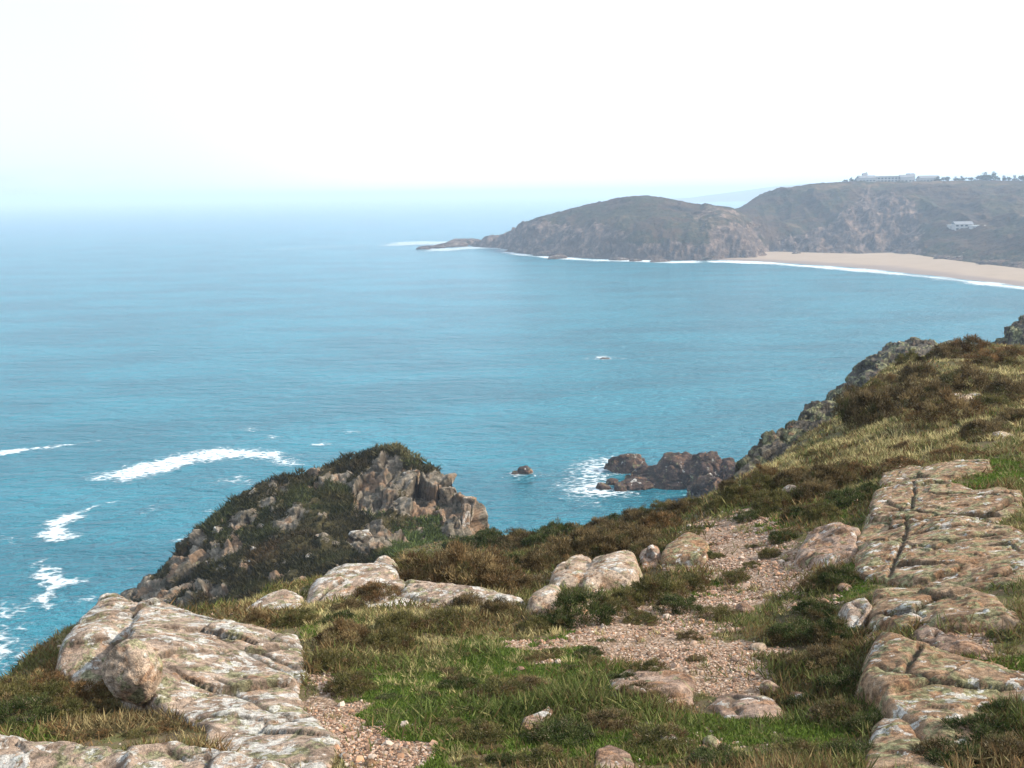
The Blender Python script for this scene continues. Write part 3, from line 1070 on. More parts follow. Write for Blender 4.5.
# loose stones one can count
pal_st = [G_RED, G_WARM, G_RED, G_SLAB]
for i, (u, v, w) in enumerate([(668, 738, 15), (712, 742, 16), (800, 700, 20), (575, 690, 7), (745, 612, 16), (757, 650, 14), (690, 690, 12), (640, 640, 8), (770, 690, 18),
                               (700, 756, 15), (560, 700, 6), (300, 735, 8), (380, 722, 7), (405, 752, 9), (735, 665, 9), (818, 716, 22), (845, 590, 12), (730, 632, 9), (345, 755, 9), (370, 765, 12)]):
    X, Y = GND.hit(u, v)
    r_ = w / 2 * Y * 1.12 / F
    P, Q, ck = rock(14, (r_ * 1.15, r_ * 1.0, r_ * 0.75), 100 + i, 9, 9, 0.06)
    P = P @ rotz(i * 1.3).T
    big = w >= 14
    ob = link('stone', mesh('stone', P, Q, mat=pal_st[i % 4], attrs=dict(crack=ck)),
              'fist-sized brown stone in the gravel or dark turf left of the terraced outcrop' if big else 'small loose pale stone lying in the gravel and short turf',
              'stone', 'larger loose stones beside the gravel' if big else 'small loose stones on the gravel')
    ob.location = (X, Y, float(gz(X, Y)) + r_ * 0.25)

# ------------------------------------------------------------------ heather bushes
def bush_mesh(name, n, cols, weights, seed, h=0.55, leaf=0.085, width=0.020, spiky=0.0):
    """dome of radius 1 of small sprigs"""
    r = np.random.default_rng(seed)
    m = 95
    th = r.random(m) * 6.283
    rad = np.sqrt(r.random(m))
    rim = 1 + 0.5 * fbm(P3(np.cos(th) * 1.6 + seed, np.sin(th) * 1.6, 3.0), 3)
    cx, cy = np.cos(th) * rad * rim, np.sin(th) * rad * rim
    lump = fbm(P3(cx * 1.8 + seed, cy * 1.8, seed), 3)
    cz = h * np.sqrt(np.clip(1 - rad ** 2.4, 0, 1)) * (1 + 0.7 * lump) * r.uniform(0.72, 1.12, m)
    cols = np.array(cols)
    ck = np.clip((fbm(P3(cx * 2, cy * 2, seed + 4.0), 2) * 1.2 + r.normal(size=m) * 0.3 + 0.8) / 1.6 * len(cols), 0, len(cols) - 1).astype(int)
    cc = cols[ck] * r.uniform(0.65, 1.35, (m, 1))
    k = r.integers(0, m, n)
    D = r.normal(size=(n, 3))
    D[:, 2] = np.abs(D[:, 2]) * 0.9 + 0.15
    D /= np.linalg.norm(D, axis=1, keepdims=True)
    rr = r.random((n, 1)) ** 0.5 * 0.17
    ctr = np.stack([cx, cy, cz], 1)[k]
    root = ctr + D * rr * np.array((1, 1, 0.8)) - np.array((0, 0, 0.06))
    low = r.random(n) < 0.18                                   # bare lower stems
    root[low, 2] *= r.random(low.sum())
    root[:, 2] = np.maximum(root[:, 2], 0.0)
    out = D * 0.8 + np.stack([cx, cy, np.full(m, 0.5)], 1)[k] * 0.5 + r.normal(size=(n, 3)) * 0.3
    out /= np.linalg.norm(out, axis=1, keepdims=True)
    L = leaf * r.uniform(0.5, 1.4, n) * (1 + spiky * r.random(n) ** 3)
    tip = root + out * L[:, None]
    c = cc[k] * r.uniform(0.55, 1.5, (n, 1))
    dead = r.random(n) < 0.08
    c[dead] = np.array((0.20, 0.16, 0.10)) * r.uniform(0.6, 1.3, (dead.sum(), 1))
    V, q, t, C = blades(root, tip, width * r.uniform(0.6, 1.3, n), c, r.normal(size=(n, 3)) * 0.012)
    return mesh(name, V, q, t, smooth=False, mat=LEAF, colors=dict(Col=C))


BROWN = [(0.058, 0.042, 0.020), (0.095, 0.066, 0.032), (0.15, 0.105, 0.048), (0.075, 0.070, 0.026)]
DGREEN = [(0.022, 0.032, 0.010), (0.035, 0.050, 0.014), (0.055, 0.065, 0.02), (0.07, 0.05, 0.022)]
OLIVEB = [(0.055, 0.055, 0.018), (0.085, 0.078, 0.026), (0.12, 0.10, 0.035), (0.10, 0.060, 0.028)]
RUSTB = [(0.10, 0.056, 0.024), (0.15, 0.085, 0.036), (0.07, 0.05, 0.022), (0.12, 0.10, 0.04)]
TANB = [(0.16, 0.10, 0.045), (0.10, 0.062, 0.028), (0.20, 0.14, 0.065), (0.09, 0.075, 0.028)]
KIND = {}
for kname, cols in (('brown', BROWN), ('dgreen', DGREEN), ('olive', OLIVEB), ('rust', RUSTB), ('tan', TANB)):
    KIND[kname] = [bush_mesh('heather_bush', 7000, cols, None, 40 + i + len(kname) * 7, spiky=0.8, leaf=0.075, width=0.019) for i in range(3)]


def put_bush(kind, u, v, w, hgt, label, group, i=0, sq=1.0):
    X, Y = GND.hit(u, v)
    d = Y * cp + (H - GND.z(np.array(X), np.array(Y))) * sp
    r_ = w / 2 * d / F
    ob = link('heather_bush', KIND[kind][i % 3], label, 'bush', group)
    ob.location = (X, Y, float(gz(X, Y)) - 0.02)
    ob.scale = (r_, r_ * sq, (hgt + 0.22) / 0.55 * r_)
    ob.rotation_euler = (0, 0, random.random() * 6.28)
    return ob


i = 0
# (kind, u, v of its foot, width in pixels, relative height, label, group)
B = []
edge_l = ('low brown and green heather at the cliff edge below the pale outcrop', 'heather at the cliff edge below the pale outcrop')
for u, v, w, k in [(10, 708, 70, 'olive'), (45, 706, 60, 'olive'), (80, 700, 52, 'rust'), (20, 724, 70, 'dgreen'), (65, 720, 60, 'olive'), (-20, 712, 70, 'brown'), (98, 712, 40, 'rust'), (40, 692, 50, 'rust'), (5, 696, 46, 'olive')]:
    B.append((k, u, v, w, .45) + edge_l)
bmoss = ('rusty low heather sprouting in the hollow before the upright boulder', 'rusty heather before the upright boulder')
for u, v, w, k in [(120, 722, 44, 'rust'), (150, 716, 40, 'rust'), (185, 718, 44, 'brown'), (205, 728, 36, 'olive'), (160, 732, 40, 'rust'), (135, 738, 40, 'olive'), (90, 738, 44, 'rust')]:
    B.append((k, u, v, w, .22) + bmoss)
mid = ('brown heather bush growing through grass beside the white-grey ledge', 'heather around the white-grey ledge')
for u, v, w, k, h_ in [(345, 645, 60, 'tan', .5), (375, 604, 50, 'rust', .5), (350, 612, 40, 'brown', .4), (425, 600, 44, 'brown', .35), (330, 670, 50, 'olive', .5), (390, 650, 60, 'olive', .4), (300, 622, 44, 'olive', .4),
                       (260, 624, 40, 'tan', .4), (468, 606, 40, 'brown', .4), (500, 618, 50, 'brown', .4), (450, 628, 60, 'olive', .35), (400, 632, 56, 'olive', .4), (350, 690, 56, 'olive', .4), (340, 622, 40, 'dgreen', .3)]:
    B.append((k, u, v, w, h_) + mid)
mound = ('golden brown heather mound behind the white-grey ledge', 'golden heather mounds behind the ledge')
for u, v, w, k, h_ in [(430, 586, 80, 'tan', .5), (470, 588, 90, 'tan', .55), (500, 590, 70, 'tan', .45), (415, 578, 60, 'olive', .5), (455, 574, 70, 'tan', .5), (525, 590, 44, 'brown', .5)]:
    B.append((k, u, v, w, h_) + mound)
dgb = ('dark green bush in front of the saddle-shaped boulder', 'dark green bushes below the boulder')
for u, v, w, k, h_ in [(580, 622, 66, 'dgreen', .6), (556, 628, 44, 'dgreen', .5), (610, 612, 40, 'olive', .5), (535, 630, 40, 'olive', .4)]:
    B.append((k, u, v, w, h_) + dgb)
gra = ('grey-green low shrub on the pink gravel', 'low shrubs on the pink gravel')
for u, v, w, k, h_ in [(660, 600, 60, 'olive', .55), (690, 590, 40, 'olive', .5), (680, 612, 50, 'dgreen', .4), (640, 622, 40, 'olive', .35), (650, 680, 46, 'olive', .45), (720, 618, 40, 'olive', .3), (735, 580, 36, 'olive', .35), (625, 605, 44, 'olive', .5), (710, 560, 22, 'dgreen', .4), (770, 556, 26, 'olive', .4), (690, 640, 30, 'brown', .3)]:
    B.append((k, u, v, w, h_) + gra)
gul = ('dark heather bush filling the shaded hollow left of the terraced outcrop', 'dark heather in the hollow')
for u, v, w, k, h_ in [(800, 640, 60, 'dgreen', .4), (835, 640, 60, 'dgreen', .45), (825, 670, 64, 'brown', .4), (850, 690, 60, 'dgreen', .45), (790, 670, 50, 'brown', .35), (845, 720, 60, 'brown', .4), (870, 730, 54, 'dgreen', .4), (815, 615, 50, 'dgreen', .4), (810, 705, 50, 'dgreen', .35), (845, 655, 46, 'rust', .45), (840, 585, 50, 'dgreen', .5), (820, 590, 40, 'olive', .5), (850, 760, 70, 'dgreen', .3), (800, 755, 60, 'olive', .25)]:
    B.append((k, u, v, w, h_) + gul)
low = ('low dark green heather at the foot of the terraced outcrop', 'heather at the foot of the outcrop')
for u, v, w, k, h_ in [(985, 740, 80, 'dgreen', .35), (1010, 720, 60, 'dgreen', .35), (960, 765, 80, 'dgreen', .3), (1015, 760, 70, 'brown', .35), (1005, 640, 34, 'dgreen', .3)]:
    B.append((k, u, v, w, h_) + low)
bot = ('small brown heather sprig cluster in the mossy grass', 'heather scattered in the mossy grass')
for u, v, w, k, h_ in [(640, 700, 60, 'brown', .3), (610, 730, 60, 'brown', .3), (560, 740, 70, 'dgreen', .3), (500, 700, 60, 'olive', .35), (660, 745, 70, 'olive', .3), (720, 760, 60, 'dgreen', .25), (460, 690, 50, 'dgreen', .3), (530, 690, 50, 'brown', .3), (590, 655, 30, 'dgreen', .4), (480, 740, 60, 'olive', .3), (540, 765, 70, 'olive', .3)]:
    B.append((k, u, v, w, h_) + bot)
spur = ('dark brown heather bush on the spur running down to the crag', 'heather on the spur')
for u, v, w, k, h_ in [(560, 562, 60, 'brown', .5), (600, 556, 60, 'brown', .55), (640, 548, 54, 'brown', .5), (585, 548, 50, 'brown', .55), (620, 540, 50, 'brown', .5), (660, 530, 50, 'rust', .5), (545, 548, 46, 'dgreen', .5), (520, 552, 50, 'brown', .5), (680, 520, 44, 'brown', .5), (690, 512, 30, 'olive', .5), (560, 538, 40, 'dgreen', .5), (600, 532, 40, 'brown', .5), (635, 527, 40, 'brown', .5), (520, 543, 34, 'dgreen', .5), (490, 552, 40, 'dgreen', .5), (490, 541, 30, 'dgreen', .5), (540, 570, 50, 'brown', .5), (650, 555, 40, 'brown', .5), (460, 550, 34, 'dgreen', .5), (575, 572, 40, 'rust', .5), (510, 570, 40, 'dgreen', .5), (665, 516, 34, 'olive', .5), (645, 515, 30, 'dgreen', .5), (615, 526, 30, 'dgreen', .5)]:
    B.append((k, u, v, w, h_) + spur)
slope = ('rounded brown heather mound in the straw-coloured grass of the slope', 'heather mounds on the slope')
for u, v, w, k, h_ in [(868, 425, 60, 'brown', .75), (855, 418, 44, 'brown', .8), (905, 412, 60, 'brown', .6), (930, 400, 40, 'brown', .6), (950, 425, 70, 'tan', .45), (930, 424, 44, 'rust', .4), (815, 500, 50, 'brown', .5), (830, 488, 60, 'brown', .5), (855, 478, 40, 'rust', .4), (790, 488, 40, 'brown', .5),
                       (920, 384, 50, 'brown', .5), (970, 388, 60, 'brown', .5), (1010, 400, 50, 'brown', .5), (990, 372, 50, 'rust', .4), (970, 356, 44, 'rust', .5), (945, 360, 36, 'brown', .5), (1010, 360, 40, 'rust', .4), (910, 366, 30, 'olive', .5), (985, 438, 60, 'brown', .3), (960, 455, 44, 'rust', .3), (905, 470, 50, 'rust', .3), (1015, 425, 40, 'brown', .4), (890, 385, 36, 'tan', .5), (880, 398, 40, 'olive', .5), (990, 410, 44, 'olive', .4)]:
    B.append((k, u, v, w, h_) + slope)
brow = ('green and brown bush at the top of the gravel path by the cliff edge', 'bushes at the cliff edge above the sea rocks')
for u, v, w, k, h_ in [(740, 505, 40, 'olive', .6), (760, 495, 40, 'olive', .6), (775, 512, 50, 'olive', .55), (800, 520, 40, 'dgreen', .5), (825, 520, 44, 'olive', .5), (850, 505, 44, 'dgreen', .5), (730, 492, 30, 'brown', .6), (765, 480, 34, 'tan', .6), (750, 520, 30, 'dgreen', .4), (800, 482, 34, 'rust', .5), (870, 495, 30, 'dgreen', .5), (720, 512, 30, 'olive', .6), (785, 540, 34, 'dgreen', .4)]:
    B.append((k, u, v, w, h_) + brow)
cush = ('small rounded heath cushion in the grassy turf left of the gravel', 'heath cushions in the turf left of the gravel')
for _ in range(60):
    u, v = random.uniform(310, 640), random.uniform(622, 766)
    if ell(np.array(u), np.array(v), GRAVEL) > 0.2:
        continue
    B.append((random.choice(['dgreen', 'olive', 'tan', 'brown', 'olive', 'dgreen']), u, v, random.uniform(18, 38), random.uniform(.1, .4)) + cush)
weed = ('tiny green tuft growing in the pink gravel', 'tiny tufts in the gravel')
for _ in range(44):
    u, v = random.uniform(590, 800), random.uniform(520, 700)
    if ell(np.array(u), np.array(v), GRAVEL) < 0.4:
        continue
    B.append((random.choice(['dgreen', 'olive', 'olive', 'tan', 'brown']), u, v, random.uniform(8, 26), random.uniform(.05, .35)) + weed)
cushs = ('small rounded heath cushion on the grassy slope above the terraced outcrop', 'heath cushions on the grassy slope')
for _ in range(34):
    u, v = random.uniform(800, 1020), random.uniform(385, 458)
    if u < 860 and v < 420:
        continue
    B.append((random.choice(['tan', 'olive', 'brown', 'rust', 'olive']), u, v, random.uniform(12, 30), random.uniform(.1, .4)) + cushs)
for j, b in enumerate(B):
    put_bush(*b, i=j, sq=random.uniform(0.8, 1.1))

# ------------------------------------------------------------------ the crag
CR = [
    (138, 606, 76), (160, 582, 78), (190, 552, 80), (225, 520, 82), (262, 495, 84), (300, 484, 85), (340, 475, 86), (368, 468, 86), (383, 463, 86.3), (410, 461, 86), (418, 474, 85), (446, 484, 84), (466, 494, 82.5), (472, 506, 81.5),
    (150, 616, 71), (230, 622, 64), (300, 612, 63), (340, 610, 60), (400, 596, 57), (470, 582, 56),
    (250, 578, 71), (300, 552, 73), (350, 530, 77), (350, 566, 67.5), (400, 512, 79.5), (400, 528, 78), (380, 490, 83), (426, 508, 80.8), (440, 500, 82), (462, 504, 81.6),
    (432, 528, 79), (440, 538, 78), (466, 534, 79.3), (474, 542, 77), (400, 551, 69), (440, 551, 70), (480, 556, 66), (520, 566, 60), (560, 568, 62), (220, 553, 77), (200, 588, 73),
    (300, 510, 80), (262, 530, 79),
]
CEDGE = [pl(122, 73), pl(128, 78), pl(158, 80), pl(184, 82), pl(222, 84), pl(262, 86), pl(300, 87), pl(340, 88), pl(375, 88.5), pl(402, 88.2), pl(412, 87), pl(438, 85.5), pl(455, 84), pl(463, 82.3), pl(463, 77.5), pl(520, 70), pl(540, 58), pl(400, 52), pl(250, 58), pl(150, 66)]
CRAG = Field(CR, CEDGE, steep=2.4, rnd=0.4)
CROCK = [(170, 575, 26, 16, .8), (205, 548, 22, 12, .7), (240, 520, 22, 10, .6), (405, 487, 42, 26, 1), (462, 508, 22, 30, 1), (372, 540, 26, 14, 1), (150, 600, 30, 20, .7), (215, 590, 20, 10, .5), (265, 570, 18, 12, .5), (225, 545, 18, 10, .5), (285, 520, 20, 12, .5), (330, 480, 22, 12, .6), (190, 560, 16, 10, .6), (410, 448, 0.1, 0.1, 0), (300, 590, 14, 10, .5), (450, 530, 36, 6, .4)]


def crag_z(X, Y):
    z = CRAG.z(X, Y)
    return z


def crag_surface(X, Y):
    Z = crag_z(X, Y)
    P = P3(X, Y, Z)
    u, v = project(P)
    rk = ell(u + fbm(P * .5, 3) * 20, v + fbm(P * .5 + 30, 3) * 12, CROCK)
    rk = np.clip(rk * 0.9 + (1.5 * fbm(P * 0.45 + 9, 4) - 0.02) * (u < 440), 0, 1)
    return P, rk


def rocky(P, Nn, amt, size, seed=0, fine=0.25):
    """angular broken displacement along the normal, metres"""
    q = P / size
    q = q + fbm(q * 0.8 + seed, 3)[..., None] * 0.25
    f1, f2, cid, t1 = worley(q * np.array((1, 1, 0.7)) + seed, True)
    g1, g2, cid2, t2 = worley(q * np.array((2.7, 2.7, 2.0)) + seed + 5, True)
    k1, k2, cid3, t3 = worley(q * 6.5 + seed + 11, True)
    d = (cid - 0.5) * 1.0 + t1 * 1.1 + ((cid2 - 0.5) * 0.5 + t2 * 0.8) * 0.6 + (t3 * 0.5 + (cid3 - .5) * .2) * 0.4 + fbm(q * 4 + seed, 4) * fine
    ck = 1 - sstep(0.0, 0.07, f2 - f1)
    ck2 = 1 - sstep(0, .06, g2 - g1)
    d = d - ck * 0.22 - ck2 * 0.08
    return P + Nn * (d * amt)[..., None], np.maximum(ck, 0.6 * ck2)


def crag_material():
    N = NT('crag_turf_and_granite')
    p = N.pos()
    rk = N.attr('rock')
    ck = N.attr('crack')
    n1 = N.noise(p, 0.9, 6, 0.65)
    n2 = N.noise(p, 5, 5, 0.7)
    veg = N.ramp(n2, [(0.3, (0.018, 0.016, 0.008)), (0.5, (0.045, 0.036, 0.016)), (0.7, (0.085, 0.075, 0.03))])
    rock_ = N.ramp(n1, [(0.36, (0.085, 0.075, 0.055)), (0.5, (0.18, 0.15, 0.115)), (0.62, (0.31, 0.26, 0.205))])
    rs = N.step(N.noise(p, 0.45, 5, 0.6, 0.5), 0.5, 0.62)
    rock_ = N.mix(N.math('MULTIPLY', rs, 0.7), rock_, (0.27, 0.16, 0.095))
    rock_ = N.mix(0.7, rock_, N.ramp(n2, [(0.35, (0.45, 0.45, 0.45)), (0.55, (1, 1, 1)), (0.7, (1.3, 1.25, 1.2))]), 'MULTIPLY')
    rock_ = N.mix(N.math('MULTIPLY', ck, 0.7), rock_, (0.04, 0.03, 0.022))
    f = N.step(N.math('ADD', rk, N.math('MULTIPLY', N.math('SUBTRACT', n2, 0.5), 0.9)), 0.38, 0.5)
    col = N.mix(f, veg, rock_)
    return N.done(N.bsdf(col, 0.95, 0.1, N.bump(N.math('ADD', n2, N.noise(p, 18, 4, 0.7)), 0.8, 0.18)))


def build_crag():
    na, ns = 520, 460
    a0, a1 = ray(60, 520)[0], ray(600, 520)[0]
    A, Sg = np.meshgrid(np.linspace(a0, a1, na), np.linspace(math.log(50), math.log(104), ns))
    Y = np.exp(Sg)
    X = A * Y
    P, rk = crag_surface(X, Y)
    keep = P[..., 2] > -3
    Nn = normals_grid(P)
    P2, ck = rocky(P, Nn, 0.20 + 1.0 * rk ** 0.7, 2.9, 3, 0.10)
    q = grid_quads(ns, na, keep)
    V, q, at_ = compact(P2.reshape(-1, 3), q, dict(rock=rk, crack=ck * rk))
    crag = link('rock_crag', mesh('rock_crag', V, q, mat=crag_material(), attrs=at_),
                'broad heather-clad rocky crag standing out over the sea, its left flank dark', 'crag')
    # heather and grass on it
    n = 200000
    s = rng.uniform(math.log(56), math.log(92), n)
    a = rng.uniform(a0, a1, n)
    Yb = np.exp(s)
    Xb = a * Yb
    Pb, rkb = crag_surface(Xb, Yb)
    u, v = project(Pb)
    ok = (rkb < 0.33 + 0.1 * rng.random(n)) & (sdist(CEDGE, Xb, Yb) > -0.4)
    Pb, u, v = Pb[ok], u[ok], v[ok]
    n = len(Pb)
    cl = fbm(Pb * 0.35, 3)
    ln = (0.22 + 0.35 * rng.random(n)) * np.clip(1 + 1.1 * cl, 0.4, 1.8)
    d = rng.normal(size=(n, 3)) * 0.5
    d[:, 2] = 0.9
    root = Pb + np.array((0, 0, -0.05)) + np.stack([np.zeros(n), np.zeros(n), np.maximum(cl, 0) * 0.5], 1)
    tip = root + d * ln[:, None]
    gm = np.clip(ell(u, v, [(450, 550, 60, 22, 1), (430, 530, 30, 14, 1), (410, 455, 26, 10, .6), (400, 510, 30, 10, .6), (320, 500, 40, 16, .35), (235, 520, 40, 20, .3), (460, 490, 20, 8, .7)]) + 0.4 * fbm(Pb * .3 + 40, 3), 0, 1)
    rs = np.clip(fbm(Pb * 0.25 + 80, 3) * 2, 0, 1)
    c = np.array((0.038, 0.032, 0.014)) * (1 - gm)[:, None] + np.array((0.065, 0.085, 0.024)) * gm[:, None]
    c = c * (1 - 0.6 * rs[:, None] * (1 - gm[:, None])) + np.array((0.085, 0.045, 0.022)) * 0.6 * rs[:, None] * (1 - gm[:, None])
    tn = ell(u, v, [(408, 452, 30, 9, 1), (455, 480, 26, 8, 1)])[:, None]
    c = c * (1 - tn * .6) + np.array((0.15, 0.12, 0.055)) * tn * .6
    c = c * rng.uniform(0.5, 1.6, (n, 1))
    V, q, t, C = blades(root, tip, np.full(n, 0.085) * rng.uniform(0.6, 1.4, n), c)
    link('heather_cover', mesh('heather_cover', V, q, t, smooth=False, mat=LEAF, colors=dict(Col=C)), kind='stuff', parent=crag)


build_crag()
G_CRAG = granite('crag_granite', 3.2, 0.5, 0.6, 0.3, base=((0.085, 0.07, 0.055), (0.18, 0.15, 0.115), (0.28, 0.235, 0.19)))
G_CRAGR = granite('crag_granite_orange', 3.2, 0.3, 0.7, 0.2, base=((0.14, 0.10, 0.07), (0.28, 0.21, 0.155), (0.38, 0.31, 0.25)))
crr_all = [(388, 482, 26, 26, 0), (410, 480, 22, 26, 0), (428, 492, 20, 22, 0), (446, 494, 18, 20, 0), (455, 512, 16, 26, 1), (468, 508, 16, 30, 1), (466, 514, 12, 32, 1), (440, 515, 12, 16, 1), (362, 538, 26, 20, 0), (384, 544, 24, 14, 1), (350, 548, 14, 12, 0),
       (375, 470, 18, 14, 0), (420, 470, 18, 12, 1), (400, 505, 18, 12, 0), (345, 498, 12, 10, 0)]
crr = [c for k, c in enumerate(crr_all) if k in (1, 3, 5, 6, 7, 8, 9, 10, 13)]
for j, (u, v, w, h_, orange) in enumerate(crr):
    X, Y = CRAG.hit(u, v, 0, 50, 100)
    d = Y * 1.05
    P, Q, ck = rock(26, (w / 2 * d / F * 1.15, w / 2.2 * d / F, h_ / 2 * d / F * 1.2), 300 + j, 7, 40, 0.05, cracks=0.06, box=1)
    P = P @ rot(random.uniform(-.3, .3), random.uniform(-.35, .35), random.uniform(-.6, .6)).T
    ob = link('rock_block', mesh('rock_block', P, Q, mat=G_CRAGR if orange else G_CRAG, attrs=dict(crack=ck)),
              'orange-stained granite block in the sunlit right end of the crag' if orange else 'grey angular granite block jutting from the upper face of the crag', 'rock',
              'orange blocks of the crag' if orange else 'grey blocks of the crag')
    c = at(u, v, Y)
    ob.location = (c[0], c[1] + 0.3 * w / 2 * d / F, c[2] - 0.2)
for j in range(30):
    u, v = random.uniform(150, 345), 0
    top = np.interp(u, [150, 190, 225, 262, 345], [598, 545, 512, 490, 470])
    v = random.uniform(top + 4, 606)
    X, Y = CRAG.hit(u, v, 0, 50, 100)
    d = Y * 1.05
    w = random.uniform(6, 15)
    P, Q, ck = rock(14, (w / 2 * d / F, w / 2 * d / F, w / 2 * d / F * random.uniform(.7, 1.3)), 400 + j, 8, 40, 0.06, box=1)
    P = P @ rot(random.uniform(-.4, .4), random.uniform(-.4, .4), random.uniform(-1, 1)).T
    ob = link('crag_stone', mesh('crag_stone', P, Q, mat=G_CRAG, attrs=dict(crack=ck)), 'small grey rock poking out of dark heather on the left flank of the crag', 'rock', 'small rocks in the heather of the crag')
    c = at(u, v, Y)
    ob.location = (c[0], c[1], c[2] - 0.1)

# ------------------------------------------------------------------ cliffs on the right
def cliff(name, pts, edge, u0, u1, y0, y1, na, ns, amt, size, steep, label, seed, mat, vegcol=None, vegmask=None):
    fld = Field(pts, edge, steep=steep, rnd=0.3)
    a0, a1 = ray(u0, 420)[0], ray(u1, 420)[0]
    A, Sg = np.meshgrid(np.linspace(a0, a1, na), np.linspace(math.log(y0), math.log(y1), ns))
    Y = np.exp(Sg)
    X = A * Y
    P = P3(X, Y, fld.z(X, Y))
    Nn = normals_grid(P)
    P2, ck = rocky(P, Nn, amt, size, seed)
    q = grid_quads(ns, na, P[..., 2] > -3)
    V, q, at_ = compact(P2.reshape(-1, 3), q, dict(crack=ck))
    return link(name, mesh(name, V, q, mat=mat, attrs=at_), label, 'cliff'), fld


G_CLIFF = granite('cliff_granite', 5.0, -0.4, 0.25, 0.8, base=((0.040, 0.035, 0.028), (0.085, 0.073, 0.058), (0.145, 0.122, 0.098)))
c1 = [(738, 482, 44), (752, 460, 46), (770, 442, 48), (790, 426, 50), (806, 413, 51), (820, 409, 51), (836, 413, 50), (860, 420, 49), (760, 490, 41), (800, 455, 44), (830, 445, 43), (870, 450, 42), (800, 500, 38), (860, 490, 37), (740, 510, 39)]
e1 = [pl(728, 41), pl(740, 45), pl(753, 47), pl(770, 49), pl(790, 51), pl(808, 52.3), pl(825, 52.5), pl(880, 52), pl(900, 36), pl(740, 36)]
cliff('cliff_buttress', c1, e1, 690, 930, 33, 62, 300, 260, 0.45, 1.9, 2.6, 'dark jagged rock buttress dropping to the sea beyond the brow of the slope', 5, G_CLIFF)
c2 = [(812, 420, 94), (822, 409, 96), (832, 395, 98), (850, 376, 101), (862, 364, 103), (878, 352, 105), (900, 342, 107), (928, 335, 109), (948, 343, 110), (965, 342, 110), (985, 347, 111), (1003, 338, 113), (1012, 322, 114), (1030, 312, 115), (1060, 300, 116),
      (840, 440, 86), (880, 400, 91), (930, 375, 94), (1000, 370, 95), (1060, 350, 97), (860, 470, 78), (960, 420, 82), (1060, 420, 80)]
e2 = [pl(808, 88), pl(818, 97), pl(829, 99.5), pl(848, 103), pl(876, 107), pl(900, 109), pl(930, 111), pl(965, 112), pl(1003, 115), pl(1030, 117), pl(1110, 118), pl(1110, 76), pl(840, 76)]
c2 = [(p[0], p[1] + 5, p[2]) for p in c2]
cliff('sea_cliff', c2, e2, 770, 1110, 70, 135, 380, 300, 0.85, 3.6, 2.6, 'tall dark ragged sea cliff behind the heather slope, highest at the right', 8, G_CLIFF)

# ------------------------------------------------------------------ the rocks in the sea below
G_SEA = granite('wet_sea_rock', 6.0, 0.0, 0.35, 0.2, base=((0.022, 0.014, 0.011), (0.066, 0.041, 0.031), (0.13, 0.080, 0.058)))


def sea_rock(name, blobs, label, group=None, seed=0, n=26):
    """blobs: (u, v of the base, width px, height px, depth factor)"""
    items = []
    o0 = sea_at(blobs[0][0], blobs[0][1])
    for j, (u, v, w, h_, df) in enumerate(blobs):
        c = sea_at(u, v)
        d = math.hypot(c[1], H)
        sx, sz = w / 2 * d / F * 1.15, h_ * d / F * 1.15
        P, Q, ck = rock(n, (sx, sx * df, sz), seed + j, 10, 10, 0.10, 2.2, cracks=0.12)
        P = P @ rot(0, random.uniform(-.1, .1), random.uniform(-.4, .4)).T
        items.append((P + (c - o0) + np.array((0, sx * df * 0.6, 0)), Q, ck))
    V, Q, ck = join(items)
    ob = link(name, mesh(name, V, Q, mat=G_SEA, attrs=dict(crack=ck)), label, 'rock', group)
    ob.location = o0
    return ob


sea_rock('sea_rock', [(625, 472, 36, 15, .7), (636, 473, 24, 12, .7)], 'humped dark rock in white surf, seaward of the long brown reef', seed=51)
sea_rock('sea_rock', [(668, 488, 70, 17, .5), (690, 486, 58, 30, .6), (712, 488, 46, 29, .8), (736, 490, 40, 22, .8), (712, 504, 40, 26, .7), (640, 488, 40, 8, .6), (752, 502, 50, 28, .8)], 'long brown rocky reef running out from the cliff foot into the surf', seed=61, n=34)
sea_rock('sea_rock', [(524, 474, 14, 6, .8), (515, 474.5, 7, 3, .8)], 'small dark rock awash alone in open water', seed=71, n=14)
for j, (u, v, w, h_) in enumerate([(613, 485, 11, 6), (604, 490, 13, 6), (621, 491, 14, 7)]):
    sea_rock('sea_rock', [(u, v, w, h_, .8)], 'small dark rock awash in the surf beside the long reef', 'small rocks in the surf', 80 + j, 12)
sea_rock('sea_rock', [(604, 359, 7, 1.3, .6), (608, 359, 5, 1.0, .6)], 'tiny rock far out in the bay with surf breaking over it', seed=91, n=12)

# ------------------------------------------------------------------ far headland, beach, houses, trees
def shore(u, v, z=0.0):
    return ('w',) + tuple(sea_at(u, v, z)[:2]) + (z,)


def ashore(u, v, vb, off):
    """a point of the hill seen at (u, v), standing off metres behind the foot seen at (u, vb)"""
    return (u, v, sea_at(u, vb, 2.0)[1] + off)


